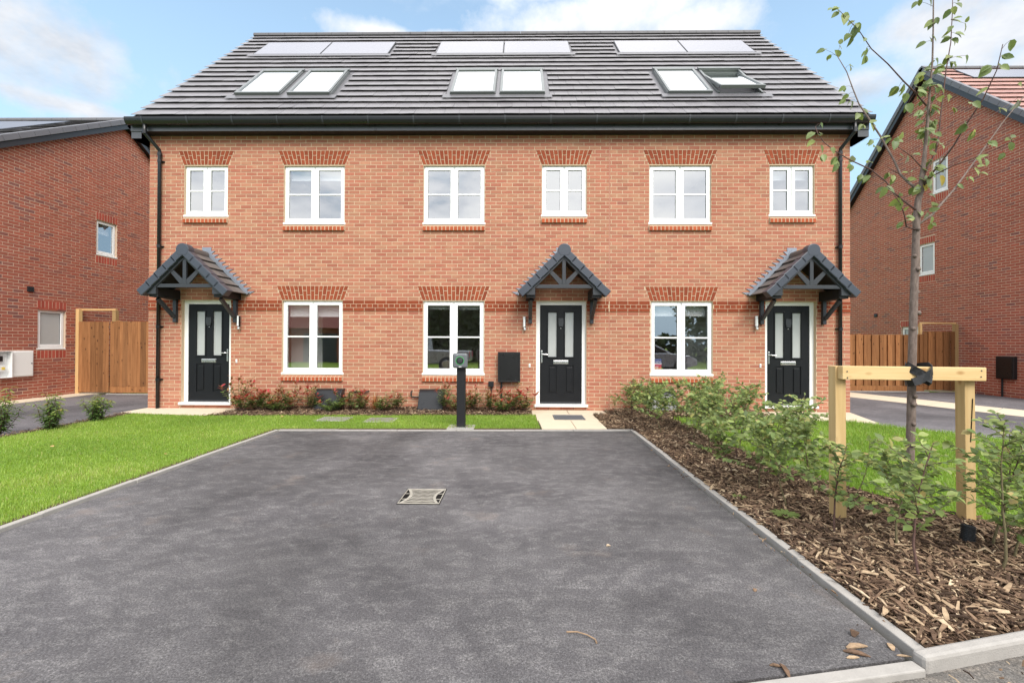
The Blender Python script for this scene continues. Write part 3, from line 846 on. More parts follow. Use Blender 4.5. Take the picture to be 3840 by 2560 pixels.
# roof windows: frame > sash, pane; the last one stands open
for i, (a, b) in enumerate(SKY):
    f = MB()
    f.box(a, a + .05, -.085, .02, S0, S1, RF).box(b - .05, b, -.085, .02, S0, S1, RF)
    f.box(a + .05, b - .05, -.085, .02, S1 - .055, S1, RF).box(a + .05, b - .05, -.06, .02, S0, S0 + .05, RF)
    f.box(a - .012, b + .012, -.115, -.06, S1 - .05, S1 + .05, RF)
    sw = f.build('roof_window', M['skyframe'], house, .004)
    ang = R(7) if i == 5 else 0.0
    sm = S0 + (S1 - S0) * .52
    zz = RF.z * math.cos(ang) + RF.d * math.sin(ang); dd = RF.d * math.cos(ang) - RF.z * math.sin(ang)
    oo = RF.p(0, -.075, sm) if i == 5 else RF.p(0, -.07, sm)
    SF = Frame(oo, RF.u, dd, zz); lo, hi = S0 - sm + .01, S1 - sm - .06
    s = MB()
    s.box(a + .012, a + .068, -.045, .02, lo, hi, SF).box(b - .068, b - .012, -.045, .02, lo, hi, SF).box(a + .068, b - .068, -.045, .02, hi - .05, hi, SF).box(a + .012, b - .012, -.05, .02, lo - .035, lo + .045, SF)
    s.build('sash', M['skyframe'], sw, .005)
    MB().box(a + .068, b - .068, -.022, -.012, lo + .045, hi - .05, SF).build('pane', M['skyglass'], sw)
    MB().box(a + .02, b - .02, .06, .075, S0, S1, RF).build('lining', M['dark'] if i == 5 else M['blind'], sw)  # under the open sash a near-black sheet paints the shaded interior
for i in (0, 2, 4):
    a, b = SKY[i][0], SKY[i + 1][1]
    fl = MB().box(a - .10, b + .10, -.018, .012, S0 - .06, S1 + .14, RF).box(a - .14, b + .14, -.064, -.058, S0 - .20, S0 - .01, RF)
    fl.box(SKY[i][1] + .006, SKY[i + 1][0] - .006, -.055, -.01, S0 - .01, S1 + .02, RF).build('flashing', M['flash'], house)
for i, (a, b) in enumerate(SOL):
    m_ = (a + b) / 2
    for p, q in ((a, m_ - .008), (m_ + .008, b)):
        f = MB().box(p, q, -.055, .012, P0, P1, RF).build('solar_panel', M['dgrey'], house)
        MB().box(p + .014, q - .014, -.060, -.054, P0 + .03, P1 - .014, RF).build('glass_sheet', M['solar'], f)
    MB().box(a - .06, b + .06, -.016, .01, P0 - .05, P1 + .03, RF).box(a - .10, b + .10, -.064, -.058, P0 - .16, P0 - .005, RF).build('flashing', M['flash'], house)

# ---- porch canopies
def porch(c, seed):
    g = np.random.default_rng(seed); yf = 8.47
    f = MB(); P = lambda x, z: (c + x, z)
    a0 = 2.989; bw = .135 * 1.414
    for s in (-1, 1):
        q = [(0, a0), (0, a0 + bw), (s * .72, a0 + bw - .72), (s * .72, 2.305), (s * .548, 2.305), (s * .548, a0 - .548)]
        f.prism([P(*p) for p in q], yf, yf + .045)
    po = f.build('porch', M['dgrey'], house, .004)
    k = MB().prism([P(*p) for p in [(-.545, 2.434), (.545, 2.434), (.475, 2.504), (-.475, 2.504)]], yf + .008, yf + .05)
    k.build('tie_beam', M['dgrey'], po, .003)
    MB().prism([P(*p) for p in [(-.034, 2.504), (.034, 2.504), (.034, 2.955), (0, 2.989), (-.034, 2.955)]], yf + .008, yf + .05).build('king_post', M['dgrey'], po, .003)
    for s in (-1, 1):
        q = [(s * .036, 2.506), (s * .036, 2.59), (s * .24, 2.785), (s * .285, 2.735), (s * .09, 2.506)]
        MB().prism([P(*p) for p in q], yf + .012, yf + .048).build('strut', M['dgrey'], po, .003)
        # boxed sides, the boarded underside, brackets
        sx = sorted((c + s * .545, c + s * .715))
        MB().box(sx[0], sx[1], yf + .046, W + .005, 2.255, 2.44).build('side_box', M['matblack'], po, .004)
        th = [(0, 3.085), (0, 3.055), (s * .78, 2.275 + .10), (s * .78, 2.305 + .10)]
        MB().prism([P(*p) for p in th], yf + .046, W + .005).build('ceiling_board', M['matblack'], po)
        bx = c + s * .622
        b = MB().box(bx - .035, bx + .035, W - .068, W - .003, 1.79, 2.253).build('bracket', M['dgrey'], po, .004)
        mid = np.array((bx, 0, 0)); p0 = np.array((bx, W - .075, 1.90)); p1 = np.array((bx, yf + .14, 2.235))
        t = p1 - p0; L = np.linalg.norm(t); t /= L
        MB().obox((p0 + p1) / 2, ((1, 0, 0), t, np.cross((1, 0, 0), t)), (.03, L / 2, .032)).build('brace', M['dgrey'], b, .004)
        # tiles: five courses down each slope
        d_in = np.array((-s * .7071, 0, -.7071)); dn = np.array((s * .7071, 0, -.7071))
        ap = np.array((c, 0, 3.125)); gau = .225
        for r in range(5):
            for k2 in range(2):
                y0 = yf + .10 + k2 * .268; y1 = y0 + .264
                lo = ap + dn * (gau * (r + 1) + .01) - d_in * .062; hi = ap + dn * (gau * r - .03) - d_in * .022
                up_ = -d_in * .016
                e = float(g.normal(0, .002))
                pts = [lo + up_ + (0, y0, e), lo + up_ + (0, y1, e), hi + up_ + (0, y1, 0), hi + up_ + (0, y0, 0), lo + (0, y0, e), lo + (0, y1, e), hi + (0, y1, 0), hi + (0, y0, 0)]
                fs = [(0, 1, 2, 3), (5, 4, 7, 6), (4, 5, 1, 0), (1, 5, 6, 2), (4, 0, 3, 7), (3, 2, 6, 7)]
                MB().add(pts, fs, s < 0).build('roof_tile', M['porchtile'], po, tint=g.random(3))
            # plastic verge unit on the front edge of each course
            q0 = gau * r - .005; q1 = gau * (r + 1) + .035
            cc = ap + dn * ((q0 + q1) / 2) - d_in * (.012 + .004 * 1)
            tl = dn * math.cos(R(3.0)) - d_in * math.sin(R(3.0)); tn = -d_in * math.cos(R(3.0)) - dn * math.sin(R(3.0))
            MB().obox(cc + np.array((0, yf + .03, 0)), (tl, (0, 1, 0), tn), ((q1 - q0) / 2, .085, .072)).build('verge_cap', M['vergecap'], po, .012)
        # stepped lead flashing on the wall
        lf = MB(); z = 2.36
        for r in range(13):
            zt = z + CH; xo = (3.22 - zt) + .215; xi = max(.0, (3.20 - z) - .06)
            if zt > 3.345: break
            q = [(s * xi, z), (s * (xi + .09), z), (s * max(xo, .08), zt), (s * max(0, (3.20 - zt) - .06), zt)]
            lf.prism([P(*p) for p in q], W - .012 - .001 * (r % 2), W + .003); z = zt
        q = [(s * .0, 3.21), (s * .0, 3.30), (s * .90, 2.40), (s * .86, 2.36)]
        lf.prism([P(*p) for p in q], W - .05, W - .014); lf.build('lead_flashing', M['lead'], po)
    for k2 in range(2):
        pr = [(.085 * math.cos(t), .10 * math.sin(t)) for t in np.linspace(-.25, math.pi + .25, 11)]
        MB().prism([(c + x, 3.145 + z) for x, z in pr], yf + .10 + k2 * .265, yf + .362 + k2 * .265).build('ridge_tile', M['porchtile'], po)
    pr = [(.125 * math.cos(t), .125 * math.sin(t) + 3.15) for t in np.linspace(0.05, math.pi - .05, 11)] + [(-.118, 3.11), (-.075, 3.045), (.075, 3.045), (.118, 3.11)]
    MB().prism([P(*p) for p in pr], yf - .058, yf + .11).build('ridge_end', M['vergecap'], po, .010)
for c_, s_ in ((-6.425, 1), (.868, 2), (5.535, 3)): porch(c_, s_)

# ------------------------------------------------------------------ the houses on either side
def gable_house(parent, fr, ua, za, slope, uf, ub, sgn, wins, blocks, seed, roofmat, xr0, xr1, capmat, rows, solar, th=.0):
    """fr: gable wall frame (u along the wall). ua, za: ridge on the outer tile face; sgn: +1 when u grows away from the camera"""
    an = math.atan(slope); zw = za - .22
    top = lambda u: zw - abs(u - ua) * slope
    holes_ = [(a, b, c, d) for a, b, c, d, k in wins]
    sol_ = []
    for a, b, c, d, k in wins: sol_ += [(a - .02, b + .02, d + .004, d + .215), (a - .02, b + .02, c - .215, c - .002)]
    lo, hi = min(uf, ub), max(uf, ub)
    def lim(z):
        w_ = (zw - z) / slope
        if w_ < .1: return None
        return (max(lo, ua - w_), min(hi, ua + w_))
    def bk(k, zm): return [(a, b) for a, b, c, d in holes_ + sol_ + blocks if c < zm < d]
    recs = bond(lo, hi, -.02, int((zw + .1) / CH), bk, limit=lim)
    lay_bricks(fr, recs, M['sidebrick'], parent, seed, (0, 0, 1.37))
    backing(fr, lo + .003, hi - .003, -.1, zw, holes_, .003, .13, top).build('wall', M['sidemortar'], parent)
    for i, (a, b, c, d, k) in enumerate(wins):
        window(fr, a, b, c, d, parent, 1, .05, False, gl=k, blind=.22 if k == 'glass' else 0, sillx=.03)
        soldiers('lintel', fr, a - .02, b + .02, d + .004, d + .212, parent, 8, seed + i)
        soldiers('soldier_sill', fr, a - .02, b + .02, c - .212, c - .002, parent, 8, seed + 20 + i)
        room(fr, (a + b) / 2 - .8, (a + b) / 2 + .8, c - .9, d + .25, parent, 2.6)
    # body behind the gable
    w0, w1 = fr.p(0, 0, 0)[0] + fr.d[0] * .13, fr.p(0, 0, 0)[0] + fr.d[0] * 8.5
    xa, xb = min(w0, w1), max(w0, w1); yf, yb = sorted((fr.p(uf, 0, 0)[1], fr.p(ub, 0, 0)[1])); ze = top(uf) - .05
    MB().box(xa, xb, yf, yf + .1, -.1, ze).box(xa, xb, yb - .1, yb, -.1, ze).build('outer_wall', M['sidebrick'], parent, tint=(.3, .5, .5))
    ya = fr.p(ua, 0, 0)[1]
    ca, sa = math.cos(an), math.sin(an)
    S = (ya - yf + .35) / ca; oz = za - (ya - yf + .35) * slope; oy = yf - .35
    near = Frame((0, oy, oz), (1, 0, 0), (0, sa, -ca), (0, ca, sa))
    far = Frame((0, 2 * ya - oy, oz), (1, 0, 0), (0, -sa, -ca), (0, -ca, sa))
    ra, rb_ = min(xr0, xr1), max(xr0, xr1); edge_lo = abs(xr0 - ra) < .01
    sp = []
    if solar: sp = [(solar[0] - .03, solar[1] + .03, solar[2] - .02, solar[3] + .02)]
    tile_roof(near, ra, rb_, S, rows, sp, roofmat, parent, seed + 3, an, 300 if roofmat is M['redtile'] else 220)
    if solar:
        f = MB().box(solar[0], solar[1], -.05, .012, solar[2], solar[3], near).build('solar_panel', M['dgrey'], parent)
        MB().box(solar[0] + .02, solar[1] - .02, -.056, -.049, solar[2] + .02, solar[3] - .02, near).build('glass_sheet', M['solar'], f)
    MB().box(ra + .03, rb_, .012, .09, 0, S - .03, near).box(ra + .03, rb_, -.02, .09, 0, S - .03, far).build('roof', M['matblack'], parent)
    n = int((rb_ - ra) / .45)
    for i in range(n):
        pr = [(.115 * math.cos(t), .105 * math.sin(t)) for t in np.linspace(-.2, math.pi + .2, 9)]
        x0 = ra + i * .45 if edge_lo else rb_ - (i + 1) * .45
        MB().prism([(ya + c, za - .015 + s) for c, s in pr], x0 + .004, x0 + .446, FY).build('ridge_tile', M['ridge'], parent)
    # verge: capped tile ends over a dark board
    ga = S / rows; e0 = ra - .03 if edge_lo else rb_ - .09; e1 = ra + .09 if edge_lo else rb_ + .03
    for F_ in (near, far):
        for k in range(rows):
            MB().box(e0, e1, -.060, .075, k * ga + .003, (k + 1) * ga - .003, F_).build('verge_cap', capmat, parent, .006)
        b0 = ra + .0 if edge_lo else rb_ - .025
        MB().box(b0, b0 + .025, .078, .205, 0, S - .04, F_).build('bargeboard', M['dgrey'], parent)
        s0, s1 = sorted((b0 + (.025 if edge_lo else 0), fr.p(0, .05, 0)[0]))
        MB().box(s0, s1, .185, .20, 0, S - .2, F_).build('verge_soffit', M['matblack'], parent)
    MB().box(e0, e1, -.10, .08, S - .12, S + .03, near).build('ridge_end', capmat, parent, .01)

lh = thing('brick_house', 'dark red brick house on the left with a low grey roof and white meter cabinets', 'house', (-15, 13.15, 0))
LF = Frame((-11.8, 0, 0), (0, 1, 0), (-1, 0, 0))
gable_house(lh, LF, 13.15, 8.00, .615, 8.9, 17.4, 1, [(10.79, 11.46, 1.176, 2.195, 'frost'), (12.29, 12.92, 3.81, 4.81, 'glass')], [], 31, M['tile'], -11.66, -20.5, M['darkcap'], 14, (-19.5, -12.85, 2.75, 4.75))
rh = thing('brick_house', 'dark red brick house on the right with steep reddish roof behind the young tree', 'house', (17, 14.7, 0))
RG = Frame((13.3, 0, 0), (0, -1, 0), (1, 0, 0))
gable_house(rh, RG, -14.71, 10.40, 1.0, -10.0, -19.4, -1, [(-14.52, -13.98, 6.2, 7.30, 'frost'), (-15.0, -14.42, 3.66, 4.70, 'frost'), (-15.66, -15.0, 1.03, 2.01, 'frost')], [], 33, M['redtile'], 13.13, 22.0, M['darkcap'], 19, (14.0, 17.4, 6.02, 6.92))

def wall_vent(parent, fr, u, z, name='air_vent'):
    v = MB().box(u - .07, u + .07, -.022, .03, z - .065, z + .065, fr).build(name, M['matblack'], parent, .006)
    for k in range(4): MB().box(u - .06, u + .06, -.034, -.02, z - .05 + k * .027, z - .036 + k * .027, fr).build('louvre', M['dgrey'], v)
wall_vent(lh, LF, 10.61, 2.65)
for u, z in ((-16.75, 2.49), (-14.97, 2.46), (-15.03, 5.39)): wall_vent(rh, RG, u, z)

# white meter cabinets on the left house, the nearer one standing open
mb = thing('meter_cabinet', 'white meter cabinet with closed door on the wall left of the timber gate', 'cabinet', LF.p(10.40, 0, .55), 'white meter cabinets')
MB().box(10.165, 10.65, -.055, .0, .55, 1.165, LF).build('box', M['whitebox'], mb, .006)
MB().box(10.185, 10.63, -.068, -.056, .57, 1.145, LF).build('door', M['whitebox'], mb, .008)
MB().lathe(LF.p(10.60, -.068, .86), (1, 0, 0), [(.014, 0), (.014, .006)], 12).build('latch', M['dgrey'], mb)
mb = thing('meter_cabinet', 'open white meter cabinet at the left edge of the photo', 'cabinet', LF.p(9.9, 0, .55), 'white meter cabinets')
m = MB(); a, b, c, d = 9.68, 10.15, .55, 1.165
m.box(a, b, -.01, .0, c, d, LF).box(a, a + .015, -.12, -.01, c, d, LF).box(b - .015, b, -.12, -.01, c, d, LF).box(a + .015, b - .015, -.12, -.01, c, c + .015, LF).box(a + .015, b - .015, -.12, -.01, d - .015, d, LF)
m.build('box', M['whitebox'], mb, .003)
MB().box(a + .12, b - .12, -.09, -.011, .70, .84, LF).build('meter', M['whitebox'], mb, .006)
MB().box(b - .20, b - .13, -.094, -.091, .74, .80, LF).build('yellow_label', M['yellow'], mb)
MB().box(a + .15, b - .16, -.08, -.011, .93, 1.05, LF).build('fuse_block', M['matblack'], mb, .006)

# ------------------------------------------------------------------ timber fences
def board_proto(n, wd, h, th, seed):
    g = np.random.default_rng(seed); out = []
    for i in range(n):
        e = g.normal(0, .003, 4)
        v = [(-wd / 2, 0, 0), (wd / 2, .016, 0), (wd / 2, th, 0), (-wd / 2, th, 0), (-wd / 2, 0, h + e[0]), (wd / 2, .016, h + e[1]), (wd / 2, th, h + e[1]), (-wd / 2, th, h + e[0])]
        me = bpy.data.meshes.new('fence_board'); me.from_pydata(v, [], [(0, 1, 5, 4), (1, 2, 6, 5), (2, 3, 7, 6), (3, 0, 4, 7), (4, 5, 6, 7), (3, 2, 1, 0)]); me.materials.append(M['fencewood']); me.update(); out.append(me)
    return out
def board_run(parent, x0, x1, y, z0, h, pitch, seed):
    g = np.random.default_rng(seed); pr = board_proto(6, pitch + .018, h, .022, seed); x = x0 + pitch / 2; i = 0
    while x < x1 - pitch * .3:
        inst('fence_board', pr[int(g.integers(6))], parent, (x, y - (.020 if i % 2 else 0) + float(g.normal(0, .002)), z0), float(g.normal(.03, .03)))
        x += pitch; i += 1
lf_ = thing('timber_fence', 'brown timber fence panel beside the left gate, running behind the terrace', 'fence', (-9.4, 11.78, 0), 'side fences')
board_run(lf_, -10.88, -7.66, 11.76, .20, 1.73, .118, 3)
MB().box(-10.90, -7.64, 11.752, 11.785, .03, .195).build('gravel_board', M['fencewood'], lf_, .003)
for x in (-10.72, -9.0): MB().box(x - .05, x + .05, 11.80, 11.90, .0, 1.95).build('fence_post', M['fencewood'], lf_, .004)
MB().box(-10.9, -7.64, 11.80, 11.84, 1.6, 1.68).box(-10.9, -7.64, 11.80, 11.84, .5, .58).build('rail', M['fencewood'], lf_)
gt = thing('timber_gate', 'closed brown boarded gate under a pale frame at the left house wall', 'gate', (-11.3, 11.72, 0), 'side gates')
board_run(gt, -11.68, -10.90, 11.70, .05, 1.875, .112, 4)
for x0, x1, y0 in ((-11.78, -11.69, 11.70), (-10.89, -10.79, 11.80)): MB().box(x0, x1, y0, y0 + .1, .0, 2.22 if x0 > -11 else 2.26).build('gate_post', M['framewood'], gt, .004)
MB().box(-11.78, -10.79, 11.79, 11.86, 2.221, 2.27).build('head_rail', M['framewood'], gt, .004)
MB().box(-11.68, -10.92, 11.73, 11.77, 1.55, 1.64).box(-11.68, -10.92, 11.73, 11.77, .35, .44).build('rail', M['fencewood'], gt)

rf_ = thing('timber_fence', 'brown timber fence behind the tree stake on the right drive', 'fence', (9.5, 13.55, 0), 'side fences')
board_run(rf_, 6.74, 12.16, 13.55, .17, 1.53, .118, 5)
MB().box(6.73, 12.18, 13.538, 13.57, .01, .165).build('gravel_board', M['fencewood'], rf_, .003)
for x in (8.5, 10.3, 12.1): MB().box(x - .05, x + .05, 13.6, 13.7, .0, 1.72).build('fence_post', M['fencewood'], rf_, .004)
MB().box(6.73, 12.16, 13.59, 13.63, 1.4, 1.48).box(6.73, 12.16, 13.59, 13.63, .45, .53).build('rail', M['fencewood'], rf_)
gt = thing('timber_gate', 'brown boarded gate under a pale frame at the right house wall', 'gate', (12.6, 13.55, 0), 'side gates')
board_run(gt, 12.17, 13.08, 13.52, .05, 1.745, .112, 6)
for x0, x1 in ((13.09, 13.19), (12.12, 12.18)): MB().box(x0, x1, 13.60 if x0 < 13 else 13.53, 13.68 if x0 < 13 else 13.63, .0, 2.03).build('gate_post', M['framewood'], gt, .004)
MB().box(12.12, 13.19, 13.60, 13.66, 2.031, 2.075).build('head_rail', M['framewood'], gt, .004)
MB().box(12.17, 13.08, 13.56, 13.60, 1.45, 1.54).box(12.17, 13.08, 13.56, 13.60, .35, .44).build('rail', M['fencewood'], gt)

# ------------------------------------------------------------------ ground
def sheet(name, poly, z, mat, kind='structure', thick=.05):
    o = MB().slab(poly, z - thick, z).build(name, mat); o['kind'] = kind; return o
g_ = MB().slab([(-400, -400), (400, -400), (400, 400), (-400, 400)], -.3, -.09).build('ground', M['lawn']); g_['kind'] = 'structure'
def near_line(x): return 1.951 + .1824 * (x - 1.729)          # the road edge where the bay ends
sheet('road', [(-60, near_line(-60) + 2), (-3.75, near_line(-3.75) - .02), (1.73, 1.93), (2.33, 2.07), (9, 3.4), (60, 14), (60, -7.5), (-60, -12.5)], -.022, M['road'])
sheet('parking_bay', [(-3.725, near_line(-3.725) + .04), (1.70, near_line(1.70) + .04), (1.725, 2.05), (1.765, 7.085), (-3.70, 6.905)], .0, M['asphalt'])
sheet('driveway', [(-11.2, -1), (-7.62, -1), (-7.52, 6.4), (-7.62, 8.5), (-7.70, 9.1), (-7.66, 11.6), (-11.2, 11.6)], -.004, M['drive'])
sheet('driveway', [(6.72, 9.1), (6.30, 7.85), (7.30, 6.48), (9.2, 4.3), (9.4, 1.5), (14.9, 2.5), (13.2, 9.8), (13.2, 13.4), (6.72, 13.4)], -.004, M['drive'])

# concrete edging: every length of it
kerb = thing('kerb', None, None, (-1, 5, 0)); kerb['kind'] = 'structure'
def edging(p, q, wd, z, L=.914, name='kerb_stone', z0=-.12, side=1, ch=.006):
    p, q = np.array(p, float), np.array(q, float); t = q - p; D_ = np.linalg.norm(t); t /= D_; nrm = np.array((-t[1], t[0])) * side
    n = max(1, round(D_ / L))
    for i in range(n):
        a, b = p + t * (D_ * i / n + .002), p + t * (D_ * (i + 1) / n - .002); e = float(rng.normal(0, .0025)); f = float(rng.normal(0, .003))
        MB().slab([tuple(a + nrm * f), tuple(b + nrm * f), tuple(b + nrm * (wd + f)), tuple(a + nrm * (wd + f))], z0, z + e).build(name, M['concrete'], kerb, ch)
edging((-3.76, .9), (-3.735, 6.93), .058, .022, side=1)
edging((-3.74, 6.915), (1.80, 7.10), .055, .020, side=1)
edging((1.765, 1.99), (1.775, 7.10), .060, .030, side=-1)
edging((1.725, near_line(1.725) - .042), (-3.76, near_line(-3.76) - .042), .060, .010, side=-1)
edging((1.732, 1.925), (4.6, 2.59), .060, .046, side=1, ch=.016)
edging((5.97, 7.98), (7.26, 6.42), .06, .012, side=1); edging((7.28, 6.40), (9.15, 4.25), .06, .012, side=1)
edging((-7.50, 6.4), (-7.62, 8.42), .055, .012, side=-1); edging((-7.60, -1), (-7.50, 6.38), .055, .012, side=-1)
edging((-10.9, 11.70), (-7.7, 11.66), .06, .02, side=-1); edging((6.75, 13.45), (12.2, 13.45), .06, .02, side=-1)

# paving slabs
def paving(name, rows, z):
    p = bpy.data.objects.new(name, None); LINK(p); p['kind'] = 'structure'; p.location = (rows[0][0][0], rows[0][0][1], 0)
    for q in rows:
        c = np.mean(np.array(q), 0); qq = [tuple(c + (np.array(v) - c) * (1 - .004 / max(.1, np.linalg.norm(np.array(v) - c)))) for v in q]
        MB().slab(qq, z - .06, z + float(rng.normal(0, .0015))).build('paving_slab', M['paving'], p, .004)
paving('path', [[(.27, 8.60), (.99, 8.60), (.99, 9.17), (.27, 9.17)], [(.995, 8.60), (1.73, 8.60), (1.73, 9.17), (.995, 9.17)],
                [(.34, 7.93), (.84, 7.93), (.84, 8.595), (.34, 8.595)], [(.845, 7.93), (1.44, 7.93), (1.44, 8.595), (.845, 8.595)],
                [(.385, 7.13), (.93, 7.145), (.93, 7.925), (.36, 7.925)], [(.935, 7.145), (1.43, 7.16), (1.43, 7.925), (.935, 7.925)]], .028)
paving('path', [[(-7.66, 8.5), (-7.0, 8.40), (-7.0, 9.17), (-7.66, 9.17)], [(-6.995, 8.40), (-6.4, 8.30), (-6.4, 9.17), (-6.995, 9.17)], [(-6.395, 8.30), (-5.85, 8.22), (-5.55, 8.75), (-5.55, 9.17), (-6.395, 9.17)]], .028)
paving('path', [[(4.72, 8.26), (5.3, 8.19), (5.3, 9.17), (4.60, 9.17)], [(5.305, 8.19), (5.93, 8.05), (5.93, 9.17), (5.305, 9.17)], [(5.935, 8.05), (6.28, 7.83), (6.70, 9.1), (6.70, 9.17), (5.935, 9.17)]], .024)
paving('path', [[(-11.79, y), (-11.2, y), (-11.2, y + .595), (-11.79, y + .595)] for y in np.arange(6.0, 11.6, .6)], .014)
paving('path', [[(9.72 + .33 * k + .0, 13.3 - 1.10 * k), (9.72 + .33 * k - 1.02, 12.55 - 1.10 * k + .0), (9.72 + .33 * (k + 1) - 1.02, 12.55 - 1.10 * (k + 1) + .012), (9.72 + .33 * (k + 1), 13.3 - 1.10 * (k + 1) + .012)] for k in range(7)], .004)

# lawns, mulch beds
LAWN_L = [(-7.32, -1), (-3.80, .8), (-3.795, 6.985), (.36, 7.15), (.33, 8.50), (-1.5, 8.42), (-3.5, 8.34), (-5.80, 8.20), (-7.35, 8.42), (-7.30, 6.3)]
LAWN_R = [(2.72, 8.3), (2.70, 6.6), (2.78, 4.9), (3.12, 3.75), (3.55, 3.25), (4.0, 2.75), (4.6, 2.85), (9.0, 4.2), (7.22, 6.40), (5.95, 7.95), (4.72, 8.20)]
sheet('lawn', LAWN_L, .018, M['lawn']); sheet('lawn', LAWN_R, .018, M['lawn'])
BED_L = [(-5.85, 8.20), (-3.5, 8.33), (-1.5, 8.41), (.28, 8.50), (.26, 9.11), (-5.54, 9.11), (-5.54, 8.74)]
BED_R = [(1.83, 2.03), (4.45, 2.64), (4.0, 2.78), (3.55, 3.28), (3.12, 3.78), (2.78, 4.95), (2.72, 6.6), (2.74, 8.3), (4.70, 8.24), (4.58, 9.11), (1.74, 9.11), (1.74, 8.58), (1.45, 8.58), (1.45, 7.17), (1.84, 7.17)]
BED_S = [(-7.55, -1), (-7.34, -1), (-7.31, 6.3), (-7.36, 8.41), (-7.56, 8.45), (-7.44, 6.4)]
for b_ in (BED_L, BED_R, BED_S): sheet('planting_bed', b_, .022, M['soil'])
sheet('lawn_edge', [(-3.875, -1), (-3.808, .8), (-3.80, 6.99), (-3.86, 6.99)], .0215, M['soil'])
sheet('lawn_edge', [(-3.80, 6.985), (.36, 7.14), (.36, 7.18), (-3.80, 7.025)], .0215, M['soil'])
verge = sheet('verge', [(-60, -7.0), (60, -2.0), (60, -60), (-60, -60)], .02, M['lawn'])

# ------------------------------------------------------------------ greenery helpers
def in_poly(P, poly):
    x, y = P[:, 0], P[:, 1]; r = np.zeros(len(P), bool); n = len(poly)
    for i in range(n):
        x0, y0 = poly[i]; x1, y1 = poly[(i + 1) % n]
        c = ((y0 > y) != (y1 > y)) & (x < (x1 - x0) * (y - y0) / ((y1 - y0) or 1e-9) + x0); r ^= c
    return r
def scatter(poly, dens, g, keep=None):
    p = np.array(poly); lo, hi = p.min(0), p.max(0); n = int(np.prod(hi - lo) * (dens if not callable(dens) else dens(None)))
    P = lo + (hi - lo) * g.random((n, 2)); P = P[in_poly(P, poly)]
    if keep is not None: P = P[g.random(len(P)) < keep(P)]
    return P
def unit(v): return v / (np.linalg.norm(v, axis=-1, keepdims=True) + 1e-9)
LEAFO = [(0., 0.), (.28, .42), (.62, .46), (1., 0.), (.62, -.46), (.28, -.42)]
def leaves(base, direc, normal, L, Wd, fold=.25, curl=.15, outline=LEAFO):
    """vertices and triangles of folded, curled leaves"""
    n = len(base); d = unit(direc); nn = unit(normal - d * np.sum(normal * d, 1, keepdims=True)); s = np.cross(d, nn); k = len(outline)
    V = np.zeros((n, k + 1, 3))
    for i, (a, b) in enumerate(outline):
        V[:, i] = base + d * (a * L)[:, None] + s * (b * Wd)[:, None] + nn * ((abs(b) * fold * Wd) - curl * L * a * a)[:, None]
    V[:, k] = base + d * (.5 * L)[:, None] - nn * (curl * L * .25)[:, None]
    f = np.array([(i, (i + 1) % k, k) for i in range(k)])
    return V.reshape(-1, 3), (np.arange(n)[:, None, None] * (k + 1) + f[None]).reshape(-1, 3), k + 1
def leaf_obj(name, base, direc, normal, L, Wd, tint, mat, parent, stuff=True, **k):
    V, F, q = leaves(base, direc, normal, L, Wd, **k)
    o = addobj(name, npmesh(name, V, F, mat, np.repeat(tint, q, 0), True), parent)
    if stuff: o['kind'] = 'stuff'
    return o
def single_leaves(name, base, direc, normal, L, Wd, tint, mat, parent, **k):
    for i in range(len(base)):
        V, F, q = leaves(np.zeros((1, 3)), direc[i:i + 1], normal[i:i + 1], L[i:i + 1], Wd[i:i + 1], **k)
        inst(name, npmesh(name, V, F, mat, np.repeat(tint[i:i + 1], q, 0), True), parent, base[i])

# ------------------------------------------------------------------ grass
def grass(name, poly, label, g, dens, keep, hmin, hmax, wd):
    P = scatter(poly, dens, g, keep); n = len(P)
    clump = np.sin(P[:, 0] * 3.1 + 1.3 * np.sin(P[:, 1] * 2.3)) * np.cos(P[:, 1] * 3.7 + np.sin(P[:, 0] * 1.9))
    fine = np.sin(P[:, 0] * 17 + 2 * np.sin(P[:, 1] * 13)) * np.cos(P[:, 1] * 19 + np.sin(P[:, 0] * 11))
    H = (hmin + (hmax - hmin) * g.random(n)) * (1 + .22 * clump + .18 * fine)
    th = g.random(n) * 2 * math.pi; lean = .25 + .55 * g.random(n)
    dx_, dy_ = np.cos(th), np.sin(th); px, py = -dy_, dx_
    b = np.stack([P[:, 0], P[:, 1], np.full(n, .016)], 1)
    wv = np.stack([px, py, np.zeros(n)], 1) * (wd * (.6 + .8 * g.random(n)))[:, None] / 2
    dv = np.stack([dx_, dy_, np.zeros(n)], 1)
    mid = b + dv * (lean * H * .35)[:, None] + np.array((0, 0, 1)) * (H * .62)[:, None]
    tip = b + dv * (lean * H)[:, None] + np.array((0, 0, 1)) * H[:, None]
    V = np.stack([b - wv, b + wv, mid + wv * .8, mid - wv * .8, tip], 1).reshape(-1, 3)
    i = np.arange(n)[:, None] * 5
    F = np.concatenate([i + np.array([[0, 1, 2]]), i + np.array([[0, 2, 3]]), i + np.array([[3, 2, 4]])])
    patch = np.sin(P[:, 0] * 1.15 + 2.1 * np.sin(P[:, 1] * .8 + 1)) * np.sin(P[:, 1] * 1.35 + 1.7 * np.cos(P[:, 0] * .9))
    r = np.clip(.42 + .20 * clump + .26 * patch + .16 * g.normal(size=n), 0, .9); dry = g.random(n) < .03 + .05 * np.clip(patch, 0, 1); r[dry] = 1.
    T = np.stack([r, np.clip(.55 + .18 * fine + .2 * g.normal(size=n), 0, 1), g.random(n)], 1)
    o = addobj(name, npmesh(name, V, F, M['grass'], np.repeat(T, 5, 0))); return tag(o, label, 'grass', None, 'stuff')
gg = np.random.default_rng(101)
fall = lambda P: np.clip((4.2 / np.maximum(np.hypot(P[:, 0], P[:, 1]), 1.)) ** 1.5, .22, 1.)
